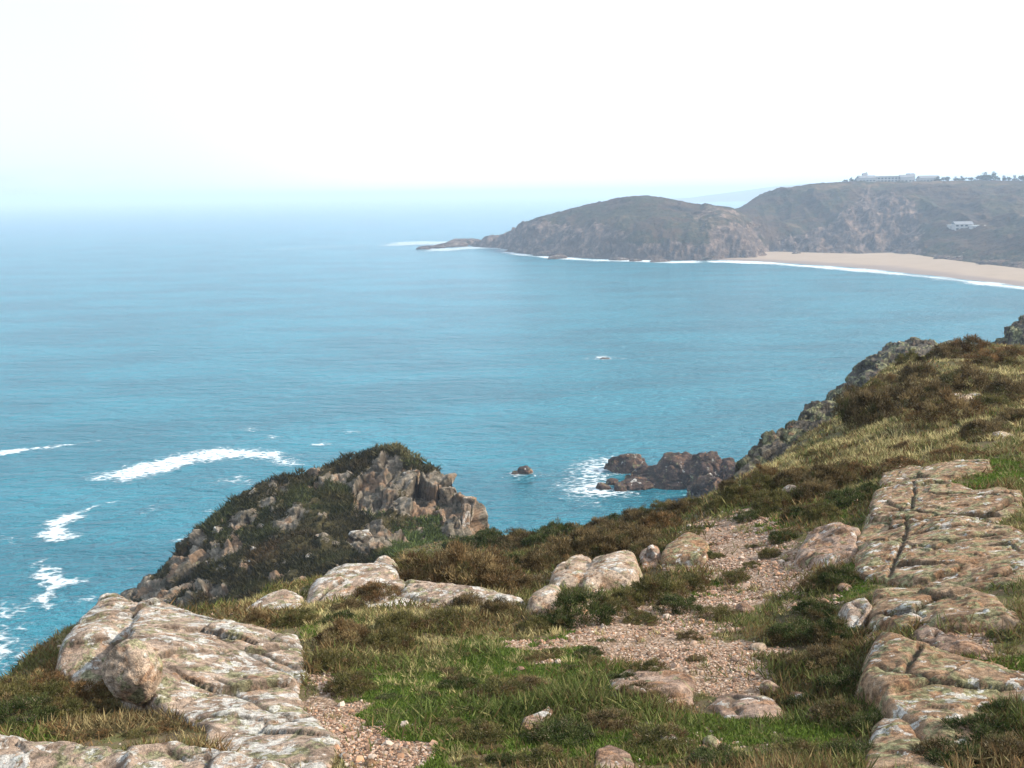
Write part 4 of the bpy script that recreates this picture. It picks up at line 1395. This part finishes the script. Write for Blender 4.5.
HD = [shore(472, 245), shore(500, 248.5), shore(520, 251), shore(545, 255.5), shore(580, 258), shore(620, 259.5), shore(660, 260.5), shore(700, 260.5), shore(735, 259)]
for u, v, vb, off in [
        # promontory crest, then its face
        (470, 242, 245, 40), (485, 238, 246.5, 50), (500, 236, 248, 60), (520, 230, 251, 75), (535, 226, 254, 90), (550, 222, 256, 100), (562, 221, 257, 105), (577, 220, 258, 112), (590, 215, 258, 120), (602, 208, 258, 130), (612, 201, 258, 140), (626, 199, 259, 145), (640, 198.5, 260, 150), (660, 200.5, 260, 150), (675, 203.5, 260, 145), (690, 207.5, 260, 140), (710, 209, 260, 130), (725, 210, 260, 130), (736, 209.5, 259, 130),
        (520, 240, 251, 30), (560, 240, 256, 45), (600, 240, 258, 45), (640, 238, 260, 45), (680, 240, 260, 45), (720, 236, 260, 50), (745, 243, 258, 25), (755, 250, 256, 20), (700, 222, 260, 85), (640, 216, 260, 95), (600, 222, 258, 85), (560, 226, 256, 75), (735, 218, 259, 85),
        # the bay corner and the main hill
        (744, 210.5, 254, 165), (752, 204, 253, 190), (764, 197, 252, 200), (780, 191, 252, 205), (800, 185.5, 252, 205), (830, 182.5, 252, 205), (870, 182, 252, 205), (900, 183, 252, 205), (940, 184.5, 258, 260), (980, 187.5, 264, 300), (1024, 190.5, 269, 330), (1090, 193, 278, 380),
        (765, 249, 251.5, 6), (800, 249, 251.5, 6), (850, 250, 252.5, 6), (895, 249, 251.5, 6), (930, 255.5, 258.5, 6), (980, 261, 264.5, 6), (1024, 266, 269.5, 6), (1090, 276, 280, 6),
        (764, 225, 252, 95), (790, 225, 252, 70), (790, 205, 252, 130), (820, 230, 252, 45), (820, 205, 252, 115), (850, 232, 252, 35), (850, 205, 252, 110), (880, 236, 252, 30), (885, 205, 252, 105), (925, 232, 257, 70), (930, 202, 257, 165), (960, 235, 262, 90), (980, 204, 264, 210), (1010, 230, 267, 110), (1024, 248, 269, 50), (1024, 208, 269, 240), (1090, 235, 279, 140)]:
    HD.append(ashore(u, v, vb, off))
for u, vb, off, z in [(470, 245, 120, -6), (500, 248, 160, -6), (520, 251, 190, -6), (560, 256, 240, -6), (610, 258, 310, -5), (660, 260, 350, -5), (700, 260, 350, -4), (736, 259, 350, 0)]:
    Y = sea_at(u, vb)[1] + off
    HD.append(('w', ray(u, 215)[0] * Y, Y, z))
for u, z in [(780, 40), (850, 45), (920, 45), (1000, 42), (1090, 40)]:
    HD.append(('w', ray(u, 200)[0] * 1650, 1650, z))
HEDGE = [tuple(sea_at(u, v)[:2]) for u, v in [(469, 244.5), (480, 246.7), (500, 248.4), (520, 251), (545, 255.5), (580, 258), (620, 259.5), (660, 260.5), (700, 260.5), (735, 259.5), (800, 262), (900, 270), (1000, 281), (1110, 298)]]
for u, Y in [(1140, 700), (1140, 1900), (800, 1900), (765, 1600), (738, 1400)]:
    HEDGE.append((ray(u, 200)[0] * Y, Y))
for u, vb, off in [(700, 260, 250), (660, 260, 240), (610, 258, 220), (560, 256, 175), (520, 251, 120), (500, 248, 95), (480, 246, 70), (470, 245, 50)]:
    Y = sea_at(u, vb)[1] + off
    HEDGE.append((ray(u, 215)[0] * Y, Y))
HEAD = Field(HD, HEDGE, steep=0.9, rnd=3.0)



def headland_material():
    N = NT('far_headland')
    p = N.pos()
    rk, ck = N.attr('rock'), N.attr('crack')
    n1 = N.noise(p, 0.02, 6, 0.65)
    n2 = N.noise(p, 0.11, 5, 0.7)
    veg = N.ramp(n1, [(0.36, (0.014, 0.011, 0.007)), (0.46, (0.058, 0.034, 0.020)), (0.54, (0.024, 0.025, 0.011)), (0.64, (0.10, 0.063, 0.034))])
    veg = N.mix(0.7, veg, N.ramp(n2, [(0.35, (0.45, 0.45, 0.45)), (0.6, (1.2, 1.2, 1.2))]), 'MULTIPLY')
    r_ = N.ramp(n2, [(0.3, (0.022, 0.016, 0.014)), (0.5, (0.075, 0.050, 0.038)), (0.66, (0.20, 0.135, 0.098))])
    r_ = N.mix(N.math('MULTIPLY', ck, 0.6), r_, (0.05, 0.04, 0.035))
    col = N.mix(N.step(N.math('ADD', rk, N.math('MULTIPLY', N.math('SUBTRACT', n2, 0.5), 1.2)), 0.35, 0.6), veg, r_)
    return N.done(N.bsdf(col, 0.95, 0.1, N.bump(n2, 0.9, 4.0)))


def build_headland():
    na, ns = 620, 420
    a0, a1 = ray(440, 240)[0], ray(1120, 240)[0]
    A, Sg = np.meshgrid(np.linspace(a0, a1, na), np.linspace(math.log(600), math.log(1900), ns))
    Y = np.exp(Sg)
    X = A * Y
    P = P3(X, Y, HEAD.z(X, Y))
    Nn = normals_grid(P)
    slope = 1 - Nn[..., 2]
    u, v = project(P)
    z = P[..., 2]
    rk = ell(u, v, [(880, 230, 36, 28, .9), (868, 212, 10, 20, .8), (840, 240, 40, 14, .7), (735, 240, 26, 18, .6), (560, 235, 60, 12, .6), (660, 252, 90, 8, .7), (720, 222, 26, 14, .45), (510, 236, 30, 10, .7), (800, 245, 30, 10, .5)])
    rk = np.clip(rk + 0.5 * (1 - sstep(2, 14, z)) + 0.35 * fbm(P * 0.02, 4), 0, 1)
    gully = fbm(P3(X * 0.018, Y * 0.006, 0), 4, 0.5, True)
    crest = sstep(700, 705, u) * (1 - sstep(58, 70, z)) + (u < 703) * (1 - sstep(222, 210, v)) * 0.7
    P = P + Nn * ((gully - 0.3) * 11 * sstep(4, 25, z) * np.clip(crest, 0, 1) * (1 - np.exp(-((u - 728) / 26) ** 2) * (1 - sstep(212, 232, v))))[..., None]
    P2, ck = rocky(P, Nn, (0.9 + 3.6 * rk * sstep(-1, 6, z)) * (1 - 0.85 * np.exp(-((u - 728) / 26) ** 2) * (1 - sstep(212, 232, v))), 13, 9)
    q = grid_quads(ns, na, P[..., 2] > -6)
    V, q, at_ = compact(P2.reshape(-1, 3), q, dict(rock=rk, crack=ck))
    link('headland', mesh('headland', V, q, mat=headland_material(), attrs=at_), kind='structure')


build_headland()

# distant coast, almost lost in the haze
def far_hill():
    a0, a1 = ray(600, 190)[0], ray(1150, 190)[0]
    na, ns = 160, 30
    A, T = np.meshgrid(np.linspace(a0, a1, na), np.linspace(0, 1, ns))
    Y = 5600 + T * 1500
    X = A * Y
    crest = np.interp(A, [a0, ray(690, 190)[0], ray(760, 190)[0], ray(800, 190)[0], a1], [0, 20, 75, 95, 90])
    Z = -2 + crest * np.sin(T * math.pi) ** 0.7 * (1 + 0.15 * fbm(P3(X * .004, Y * .004), 3))
    N = NT('distant_coast')
    m = N.done(N.bsdf(N.mix(N.noise(N.pos(), 0.01, 4), (0.05, 0.055, 0.025), (0.12, 0.10, 0.06)), 0.95, 0.1))
    link('hills', mesh('hills', P3(X, Y, Z).reshape(-1, 3), grid_quads(ns, na), mat=m), kind='structure')


far_hill()


def build_beach():
    wl = np.array([sea_at(u, v)[:2] for u, v in [(706, 259.3), (722, 260), (760, 261.5), (800, 263.5), (850, 267), (900, 271.5), (950, 277), (1000, 283), (1024, 286), (1060, 292), (1110, 300)]])
    bk = np.array([sea_at(u, v, 3.5)[:2] for u, v in [(700, 258.5), (735, 253), (775, 252), (820, 253), (860, 254), (900, 252.5), (945, 259.5), (990, 265), (1024, 269), (1060, 274), (1110, 282)]])
    t = np.linspace(0, 1, 60)
    k = np.linspace(0, 1, len(wl))
    W = np.stack([np.interp(t, k, wl[:, j]) for j in (0, 1)], 1)
    B_ = np.stack([np.interp(t, k, bk[:, j]) for j in (0, 1)], 1)
    ss = np.linspace(-0.25, 1.0, 24)
    XY = W[:, None] * (1 - ss[None, :, None]) + B_[:, None] * ss[None, :, None]
    Z = 0.15 + ss[None, :] * 3.6 + fbm(P3(XY[..., 0] * .03, XY[..., 1] * .03), 3) * 0.2
    Z = np.broadcast_to(Z, XY.shape[:2])
    N = NT('beach_sand')
    p = N.pos()
    wet = N.step(N.math('ADD', N.attr('shore'), N.math('MULTIPLY', N.noise(p, 0.03, 4), 0.25)), 0.2, 0.42)
    c = N.mix(N.noise(p, 0.05, 5), (0.21, 0.15, 0.10), (0.285, 0.21, 0.148))
    c = N.mix(wet, (0.17, 0.125, 0.10), c)
    m = N.done(N.bsdf(c, 0.9, 0.2))
    P = P3(XY[..., 0], XY[..., 1], Z)
    link('beach', mesh('beach', P.reshape(-1, 3), grid_quads(60, 24), mat=m, attrs=dict(shore=np.broadcast_to(ss[None], (60, 24)))), kind='structure')
    return W, B_


SHORE_W, SHORE_B = build_beach()

# rocks at the tip of the promontory and at the back of the beach
for j, (u, v, w, h_) in enumerate([(430, 248.5, 26, 3), (448, 247, 30, 4.5), (462, 243.5, 40, 4), (424, 249.5, 14, 2), (528, 252, 40, 4), (556, 259, 20, 3), (548, 256, 26, 4), (636, 261.5, 12, 2), (660, 262, 20, 2.2), (620, 260.5, 20, 2.5)]):
    sea_rock('reef_rock', [(u, v, w, h_, .5)], 'low dark reef rock in the surf round the far headland', 'reef rocks off the far headland', 110 + j, 14)
sea_rock('beach_rock', [(797, 257, 9, 3, .8)], 'small dark rock alone on the pale sand near its left end', None, 130, 12).location.z = 1.5
for j, (u, v, w, h_) in enumerate([(905, 253, 24, 4), (930, 258, 20, 4), (965, 263, 30, 5), (945, 262, 18, 4), (1000, 268, 30, 6), (1020, 270, 24, 5), (985, 267, 16, 4)]):
    ob = sea_rock('beach_rock', [(u, v + 1, w, h_, .6)], 'dark rock at the foot of the cliff along the back of the beach', 'rocks along the back of the beach', 140 + j, 14)
    ob.location.z = 2.0


def box(c, s, rz=0.0):
    v = np.array([(x, y, z) for z in (0, 1) for y in (-.5, .5) for x in (-.5, .5)]) * np.array(s)
    v = v @ rotz(rz).T + np.array(c)
    q = np.array([(0, 2, 3, 1), (4, 5, 7, 6), (0, 1, 5, 4), (2, 6, 7, 3), (0, 4, 6, 2), (1, 3, 7, 5)])
    return v, q, np.zeros(8)


def plain(name, col, rough=0.8, var=0.25, sc=0.5):
    N = NT(name)
    n = N.noise(N.pos(), sc, 4, 0.6)
    c = N.mix(n, tuple(x * (1 - var) for x in col), tuple(min(1, x * (1 + var)) for x in col))
    return N.done(N.bsdf(c, rough, 0.3))


M_WALL = plain('white_render', (0.37, 0.355, 0.34), 0.85, 0.06)
M_ROOF = plain('grey_roof', (0.16, 0.16, 0.17), 0.85)
M_GLASS = plain('dark_window', (0.03, 0.035, 0.045), 0.2)
M_FLAT = plain('pale_roof', (0.45, 0.44, 0.42), 0.9)


def skyline(u, back=0.0):
    """point of the hill's crest in the column of u"""
    a = ray(u, 180)[0]
    Y = np.linspace(900, 1500, 400)
    z = HEAD.z(a * Y, Y)
    i = int(np.argmax((z - H) / Y))
    Yc = Y[i] + back
    return np.array((a * Yc, Yc, float(HEAD.z(np.array([a * Yc]), np.array([Yc]))[0])))


def on_hill(u, v):
    a, g = ray(u, v)
    Y = np.linspace(620, 1300, 800)
    i = int(np.argmax((HEAD.z(a * Y, Y) - H) / Y > g))
    return np.array((a * Y[i], Y[i], H + g * Y[i]))


def house(u, v, Y, w, dpt, hgt, label, flat=True, floors=1, roofh=3.0, chimney=False, rz=0.0):
    c = on_hill(u, v) if v > 200 else skyline(u, Y) - np.array((0, 0, 1.0))
    e = empty('building', tuple(c), label, 'building', 'far buildings on the headland')
    e.rotation_euler = (0, 0, rz)
    V, q, _ = box((0, 0, -4), (w, dpt, hgt + 4))
    link('wall', mesh('wall', V, q, smooth=False, mat=M_WALL), parent=e)
    if flat:
        V, q, _ = box((0, 0, hgt), (w + .8, dpt + .8, 0.5))
        link('roof', mesh('roof', V, q, smooth=False, mat=M_FLAT), parent=e)
    else:
        V = np.array([(-w / 2 - .4, -dpt / 2 - .4, hgt), (w / 2 + .4, -dpt / 2 - .4, hgt), (w / 2 + .4, dpt / 2 + .4, hgt), (-w / 2 - .4, dpt / 2 + .4, hgt), (-w / 2 - .4, 0, hgt + roofh), (w / 2 + .4, 0, hgt + roofh)])
        ro = link('roof', mesh('roof', V, [(0, 1, 5, 4), (2, 3, 4, 5), (3, 2, 1, 0)], [(0, 4, 3), (1, 2, 5)], smooth=False, mat=M_ROOF), parent=e)
        if chimney:
            V, q, _ = box((w * .35, 0, hgt + roofh * .5), (1.2, 1.2, roofh))
            link('chimney', mesh('chimney', V, q, smooth=False, mat=M_WALL), parent=ro)
    nw = max(2, int(w / 4))
    for f in range(floors):
        for k in range(nw):
            V, q, _ = box((-w / 2 + (k + .5) * w / nw, -dpt / 2, 1.0 + f * 3.0), (w / nw * .55, 0.16, 1.4))
            link('window', mesh('window', V, q, smooth=False, mat=M_GLASS), parent=e)
    return e


house(887, 179.5, 4, 46, 14, 7, 'long low white building with a pale flat roof on the headland skyline', True, 2)
house(900, 176.5, 24, 32, 12, 7, 'pale flat-roofed block rising behind the long white building on the skyline', True, 1)
house(866, 180.5, -4, 20, 10, 5, 'low white building left of the long one on the skyline', False, 1)
house(864.5, 177.5, 14, 5, 5, 9, 'narrow white tower-like house at the left end of the skyline buildings', False, 2, 2.5, True)
house(905, 180.8, -6, 14, 9, 6, 'bright white gabled house at the right end of the long skyline building', False, 1, 3, True)
house(910, 178.5, 10, 9, 8, 8, 'small white gable standing behind the bright gabled house', False, 1, 3)
house(928, 176.5, 10, 24, 10, 5, 'separate pale house on the skyline among dark trees', False, 1, 3)
house(962, 230.5, 1040, 17, 8, 6, 'white beach house on the slope above the sand', False, 2, 2.6, False)
house(953, 229.5, 1046, 9, 7, 4, 'low white annex left of the white beach house', True, 1)
house(977, 230, 1035, 12, 7, 4, 'low pale shed right of the white beach house', True, 1)


def tree_meshes(seed):
    r = np.random.default_rng(seed)
    n = 700
    D = r.normal(size=(n, 3))
    D /= np.linalg.norm(D, axis=1, keepdims=True)
    cl = r.normal(size=(9, 3)) * np.array((.5, .5, .28))
    k = r.integers(0, 9, n)
    root = cl[k] + D * (r.random((n, 1)) ** .4) * 0.42
    tip = root + r.normal(size=(n, 3)) * 0.10 + D * 0.08
    c = np.array((0.045, 0.055, 0.022)) * r.uniform(0.5, 1.6, (n, 1))
    V, q, t, C = blades(root, tip, np.full(n, .16), c)
    crown = mesh('crown', V, q, t, smooth=False, mat=LEAF, colors=dict(Col=C))
    a = np.linspace(0, 6.283, 9)[:-1]
    rings = [(-1.6, .13), (-.9, .09), (-.3, .06), (.3, .02)]
    TV = np.array([(math.cos(x) * rr + .04 * math.sin(z * 3), math.sin(x) * rr, z) for z, rr in rings for x in a])
    TQ = [(i_ * 8 + j_, i_ * 8 + (j_ + 1) % 8, (i_ + 1) * 8 + (j_ + 1) % 8, (i_ + 1) * 8 + j_) for i_ in range(3) for j_ in range(8)]
    return crown, mesh('trunk', TV, TQ, mat=M_BARK)


M_BARK = plain('bark', (0.09, 0.07, 0.05), 0.95, 0.3, 3)
TREES = [tree_meshes(s) for s in (1, 2, 3)]
for j, (u, v, Y, w) in enumerate([(851, 179, 1270, 8), (858, 179.5, 1268, 9), (788, 188, 1262, 5), (940, 178.5, 1270, 9), (948, 179, 1268, 10), (956, 179.5, 1262, 8), (963, 180, 1262, 9), (972, 181, 1255, 8), (985, 181, 1248, 16), (993, 181.5, 1245, 17), (980, 181.5, 1250, 12), (1003, 182, 1230, 10), (1012, 183, 1222, 11), (1020, 183.5, 1215, 13), (918, 179, 1275, 8), (936, 177.5, 1285, 8), (845, 180, 1266, 6), (1040, 184, 1200, 14)]):
    crown, trunk = TREES[j % 3]
    c = skyline(u, 4 + (j % 3) * 8)
    sc = w * 0.36 * c[1] / F
    t = empty('tree', (c[0], c[1], c[2] + sc * 0.55), 'broad dark tree on the headland skyline, the tallest of its row' if w > 15 else 'small dark tree on the skyline of the far headland', 'tree', 'taller skyline trees' if w > 15 else 'small skyline trees')
    t.scale = (sc, sc, sc * .8)
    t.rotation_euler = (0, 0, j * 1.7)
    link('crown', crown, parent=t)
    link('trunk', trunk, parent=t)

# ------------------------------------------------------------------ the sea
def sea_material():
    N = NT('sea_water')
    p = N.pos()
    big = N.noise(N.scale(p, (1, 2.2, 1)), 0.012, 4, 0.55)
    deep = N.mix(N.step(big, 0.35, 0.65), (0.005, 0.104, 0.143), (0.009, 0.153, 0.203))
    w1 = N.noise(N.scale(p, (0.6, 1.2, 1)), 0.55, 4, 0.6, 0.4)
    w2 = N.noise(N.scale(p, (0.8, 1.2, 1)), 2.2, 3, 0.6)
    w0 = N.noise(N.scale(p, (0.5, 1.3, 1)), 0.14, 4, 0.55, 0.3)
    h = N.math('ADD', N.math('ADD', N.math('MULTIPLY', w1, 2.0), N.math('MULTIPLY', w2, 0.4)), N.math('MULTIPLY', w0, 4.5))
    nrm = N.bump(h, 1.0, 1.0)
    # sparse whitecaps
    wc = N.math('MULTIPLY', N.step(N.noise(N.scale(p, (0.6, 1.7, 1)), 0.35, 7, 0.75), 0.70, 0.76), N.step(N.noise(p, 0.02, 3), 0.5, 0.62))
    b = N.bsdf(N.mix(wc, deep, (0.7, 0.75, 0.76)), 0.22, 0.42, nrm, IOR=1.33)
    return N.done(b)


def build_sea():
    ang = np.concatenate([np.linspace(-0.9, 0.9, 181), np.linspace(0.9, 2 * math.pi - 0.9, 60)[1:-1]])
    rad = np.exp(np.linspace(math.log(5), math.log(45000), 120))
    A, Rr = np.meshgrid(ang, rad)
    X, Y = np.sin(A) * Rr, np.cos(A) * Rr
    n, m = A.shape
    V = P3(X, Y, 0.0).reshape(-1, 3)
    q = grid_quads(n, m)
    wrap = np.array([(i_ * m + m - 1, i_ * m, (i_ + 1) * m, (i_ + 1) * m + m - 1) for i_ in range(n - 1)])
    V = np.concatenate([V, [(0, 0, 0)]])
    tri = [(len(V) - 1, (j + 1) % m, j) for j in range(m)]
    q = np.concatenate([q, wrap])[:, ::-1]
    link('sea', mesh('sea', V, q, tri, mat=sea_material()), kind='structure')


build_sea()


def foam_material():
    N = NT('sea_foam')
    p = N.pos()
    c = N.attr('cover')
    n1 = N.noise(N.scale(p, (0.8, 1.4, 1)), 0.55, 7, 0.72, 0.6)
    n2 = N.vor(N.scale(p, (0.9, 1.4, 1)), 0.45, 'DISTANCE_TO_EDGE')
    lace = N.math('ADD', n1, N.math('MULTIPLY', N.math('SUBTRACT', 0.16, n2), 0.7))
    f = N.math('MULTIPLY', N.step(N.math('ADD', N.math('MULTIPLY', c, 0.62), lace), 0.76, 1.16), 0.95)
    tr = N.n('ShaderNodeBsdfTransparent')
    d = N.bsdf(N.mix(n1, (0.42, 0.50, 0.53), (0.66, 0.69, 0.70)), 0.8, 0.2, N.bump(n1, 0.6, 0.4))
    mx = N.n('ShaderNodeMixShader')
    N.l(f, mx.inputs[0])
    N.l(tr.outputs[0], mx.inputs[1])
    N.l(d, mx.inputs[2])
    return N.done(mx.outputs[0])


def foam_patch(poly_px, soft, strength=1.0, res=None, z=0.05):
    poly = np.array([sea_at(u, v)[:2] for u, v in poly_px])
    x0, y0 = poly.min(0) - soft * 1.2
    x1, y1 = poly.max(0) + soft * 1.2
    res = res or soft * 0.18
    nx, ny = int((x1 - x0) / res) + 2, int((y1 - y0) / res) + 2
    X, Y = np.meshgrid(np.linspace(x0, x1, nx), np.linspace(y0, y1, ny))
    q_ = P3(X, Y) / soft
    d = sdist(poly, X + fbm(q_ * .6, 4) * soft * .7, Y + fbm(q_ * .6 + 33, 4) * soft * .7)
    brk = fbm(P3(X, Y, 70.0) / (soft * 4.5), 3)
    cov = np.clip(d / soft * .42 + .55 + brk * 0.7, 0, 1) ** 1.1 * strength * (d > -soft * 1.4)
    q = grid_quads(ny, nx, cov > 0.02)
    V, q, at_ = compact(P3(X, Y, z).reshape(-1, 3), q, dict(cover=cov))
    return V, q, at_['cover']


def band_px(line, w):
    """thin polygon round a polyline: (u, v) with half height w in pixels"""
    up = [(u, v - w) for u, v in line]
    dn = [(u, v + w) for u, v in reversed(line)]
    return up + dn


fo = []
fz = [0.05]


def foam(poly, soft, st=1.0, res=None):
    fz[0] += 0.004
    fo.append(foam_patch(poly, soft, st, res, fz[0]))


foam([(98, 477), (128, 467), (153, 461), (179, 456), (204, 448), (226, 445), (277, 451), (292, 464), (270, 459), (233, 459), (190, 461), (157, 475), (128, 483)], 3.6, .86, .45)
foam([(-30, 455), (0, 451), (50, 446), (96, 441), (60, 447), (0, 455), (-30, 458)], 2.0, .95, .5)
foam([(211, 482), (235, 478), (262, 483), (240, 486)], 4.0, .6, .6)
foam([(140, 510), (185, 492), (195, 492), (150, 517)], 4.0, .42, .6)
foam([(35, 538), (47, 524), (73, 512), (109, 502), (84, 515), (66, 526), (75, 537), (55, 541)], 2.2, 1.0, .4)
foam([(31, 577), (40, 562), (51, 566), (78, 582), (55, 591), (49, 608), (29, 604), (40, 591)], 1.8, 1.0, .3)
foam([(-30, 600), (0, 608), (25, 610), (12, 625), (29, 650), (0, 668), (-30, 690)], 4.5, .85, .35)
foam([(14, 690), (20, 680), (45, 674), (54, 680), (30, 692)], 2.0, .6, .3)
foam([(200, 512), (215, 505), (222, 512), (205, 520)], 2.5, .6, .5)
foam([(0, 535), (20, 540), (14, 546), (0, 543)], 2.5, .5, .4)
foam([(560, 486), (575, 462), (606, 458), (640, 468), (650, 474), (620, 478), (612, 485), (640, 492), (690, 492), (690, 497), (640, 497), (600, 503), (568, 500)], 7.0, .82, .8)
foam([(590, 478), (612, 476), (600, 488), (628, 494), (600, 498), (582, 492)], 4.0, 1.0, .6)
foam([(507, 470), (536, 470), (538, 476), (520, 478), (506, 476)], 3.5, .75, .6)
foam([(592, 358), (604, 356.6), (617, 358.6), (608, 360.4), (596, 359.8)], 4.5, 1.0, .8)
foam([(800, 375), (835, 378), (842, 382), (815, 380)], 8.0, .45, 1.5)
for u, v in [(135, 447), (350, 432), (275, 438), (60, 520), (185, 540), (250, 430), (130, 570), (180, 575), (320, 445), (90, 600)]:
    foam([(u - 8, v), (u, v - 1.3), (u + 9, v), (u, v + 1.3)], 2.6, .72, .5)
# surf round the headland and along the beach
foam(band_px([(380, 245), (420, 243), (470, 243), (500, 247), (520, 249)], 2.0), 15, .68, 2.5)
foam(band_px([(420, 250), (450, 249.5), (480, 247), (510, 250), (545, 251)], 2.0), 13, .70, 2.5)
foam(band_px([(500, 252), (545, 257.5), (600, 260.5), (640, 261), (670, 262.5), (700, 261.5)], 1.3), 10, 1.0, 2)
foam(band_px([(700, 261.5), (722, 261.5), (760, 263), (800, 265.5), (850, 269.5), (900, 274), (950, 279.5), (1000, 285.5), (1060, 294)], 1.3), 9, 1.0, 1.8)
foam(band_px([(820, 266.5), (870, 271), (920, 276.5), (960, 281)], 1.2), 9, .9, 2)
foam(band_px([(150, 262), (200, 256), (260, 250), (330, 247), (385, 245)], 1.0), 25, .42, 5)
foam(band_px([(200, 287), (240, 279), (280, 275)], .6), 16, .35, 5)
V = []
Q = []
Cc = []
n = 0
for v_, q_, c_ in fo:
    V.append(v_)
    Q.append(q_ + n)
    Cc.append(c_)
    n += len(v_)
link('sea_foam', mesh('sea_foam', np.concatenate(V), np.concatenate(Q), mat=foam_material(), attrs=dict(cover=np.concatenate(Cc))), kind='stuff')

# ------------------------------------------------------------------ haze, sky, sun
HAZE = 0.00025
hz_v, hz_q, _ = box((0, 0, -9.0), (94000, 94000, 117.0))
N = NT('sea_haze')
vol = N.n('ShaderNodeVolumePrincipled')
vol.inputs['Color'].default_value = (0.62, 0.79, 1.0, 1)
vol.inputs['Density'].default_value = HAZE
vol.inputs['Anisotropy'].default_value = 0.1
N.l(vol.outputs[0], N.out.inputs['Volume'])
link('haze', mesh('haze', hz_v, hz_q, smooth=False, mat=N.m), kind='stuff')

SUN_EL, SUN_AZ = R(33), R(93)       # clockwise from the view direction
W_ = bpy.data.worlds.new('World')
S.world = W_
W_.use_nodes = True
nt = W_.node_tree
nt.nodes.clear()
out = nt.nodes.new('ShaderNodeOutputWorld')
bg = nt.nodes.new('ShaderNodeBackground')
sky = nt.nodes.new('ShaderNodeTexSky')
sky.sky_type = 'NISHITA'
sky.sun_disc = False
sky.sun_elevation = SUN_EL
sky.sun_rotation = SUN_AZ
sky.air_density = 1.0
sky.dust_density = 3.0
sky.ozone_density = 1.0
tc = nt.nodes.new('ShaderNodeTexCoord')
mp = nt.nodes.new('ShaderNodeMapping')
mp.inputs['Scale'].default_value = (1, 1, 4.5)
nt.links.new(tc.outputs['Generated'], mp.inputs[0])
nz = nt.nodes.new('ShaderNodeTexNoise')
nz.inputs['Scale'].default_value = 1.6
nz.inputs['Detail'].default_value = 6
nz.inputs['Roughness'].default_value = 0.5
nt.links.new(mp.outputs[0], nz.inputs['Vector'])
rp = nt.nodes.new('ShaderNodeValToRGB')
rp.color_ramp.elements[0].position = 0.30
rp.color_ramp.elements[0].color = (0.55, 0.55, 0.55, 1)
rp.color_ramp.elements[1].position = 0.48
rp.color_ramp.elements[1].color = (0.95, 0.95, 0.95, 1)
nt.links.new(nz.outputs['Fac'], rp.inputs[0])
mx = nt.nodes.new('ShaderNodeMix')
mx.data_type = 'RGBA'
# a thinner place in the cloud, low in the north-west
vm = nt.nodes.new('ShaderNodeVectorMath')
vm.operation = 'DOT_PRODUCT'
nrmz = nt.nodes.new('ShaderNodeVectorMath')
nrmz.operation = 'NORMALIZE'
nt.links.new(tc.outputs['Generated'], nrmz.inputs[0])
nt.links.new(nrmz.outputs[0], vm.inputs[0])
gapdir = Vector((-0.60, 1.0, 0.10)).normalized()
vm.inputs[1].default_value = gapdir
gp = nt.nodes.new('ShaderNodeMapRange')
gp.interpolation_type = 'SMOOTHSTEP'
nt.links.new(vm.outputs['Value'], gp.inputs[0])
gp.inputs[1].default_value = 0.90
gp.inputs[2].default_value = 0.999
gp.inputs[3].default_value = 1.0
gp.inputs[4].default_value = 0.66
mlt = nt.nodes.new('ShaderNodeMath')
mlt.operation = 'MULTIPLY'
nt.links.new(rp.outputs[0], mlt.inputs[0])
nt.links.new(gp.outputs[0], mlt.inputs[1])
nt.links.new(mlt.outputs[0], mx.inputs[0])
nt.links.new(sky.outputs[0], mx.inputs[6])
mx.inputs[7].default_value = (7.3, 8.6, 10.0, 1)      # thin bright cloud, in the sky texture's own units
nt.links.new(mx.outputs[2], bg.inputs[0])
bg.inputs[1].default_value = 0.092
nt.links.new(bg.outputs[0], out.inputs[0])

sl = bpy.data.lights.new('sun', 'SUN')
sl.energy = 4.6
sl.angle = R(1.5)
sl.color = (1.0, 0.92, 0.79)
so = bpy.data.objects.new('sun', sl)
COL.objects.link(so)
sd = Vector((math.cos(SUN_EL) * math.sin(SUN_AZ), math.cos(SUN_EL) * math.cos(SUN_AZ), math.sin(SUN_EL)))
so.rotation_euler = sd.to_track_quat('Z', 'Y').to_euler()
so.location = (40, 0, 120)

# ------------------------------------------------------------------ render settings
S.view_settings.view_transform = 'Standard'
S.view_settings.look = 'None'
S.view_settings.gamma = 1
S.view_settings.use_curve_mapping = False
S.view_settings.exposure = 0.97
S.render.engine = 'CYCLES'
S.cycles.use_denoising = True
S.cycles.max_bounces = 6
S.cycles.diffuse_bounces = 2
S.cycles.glossy_bounces = 2
S.cycles.transparent_max_bounces = 8
S.cycles.volume_bounces = 0
S.cycles.use_adaptive_sampling = True
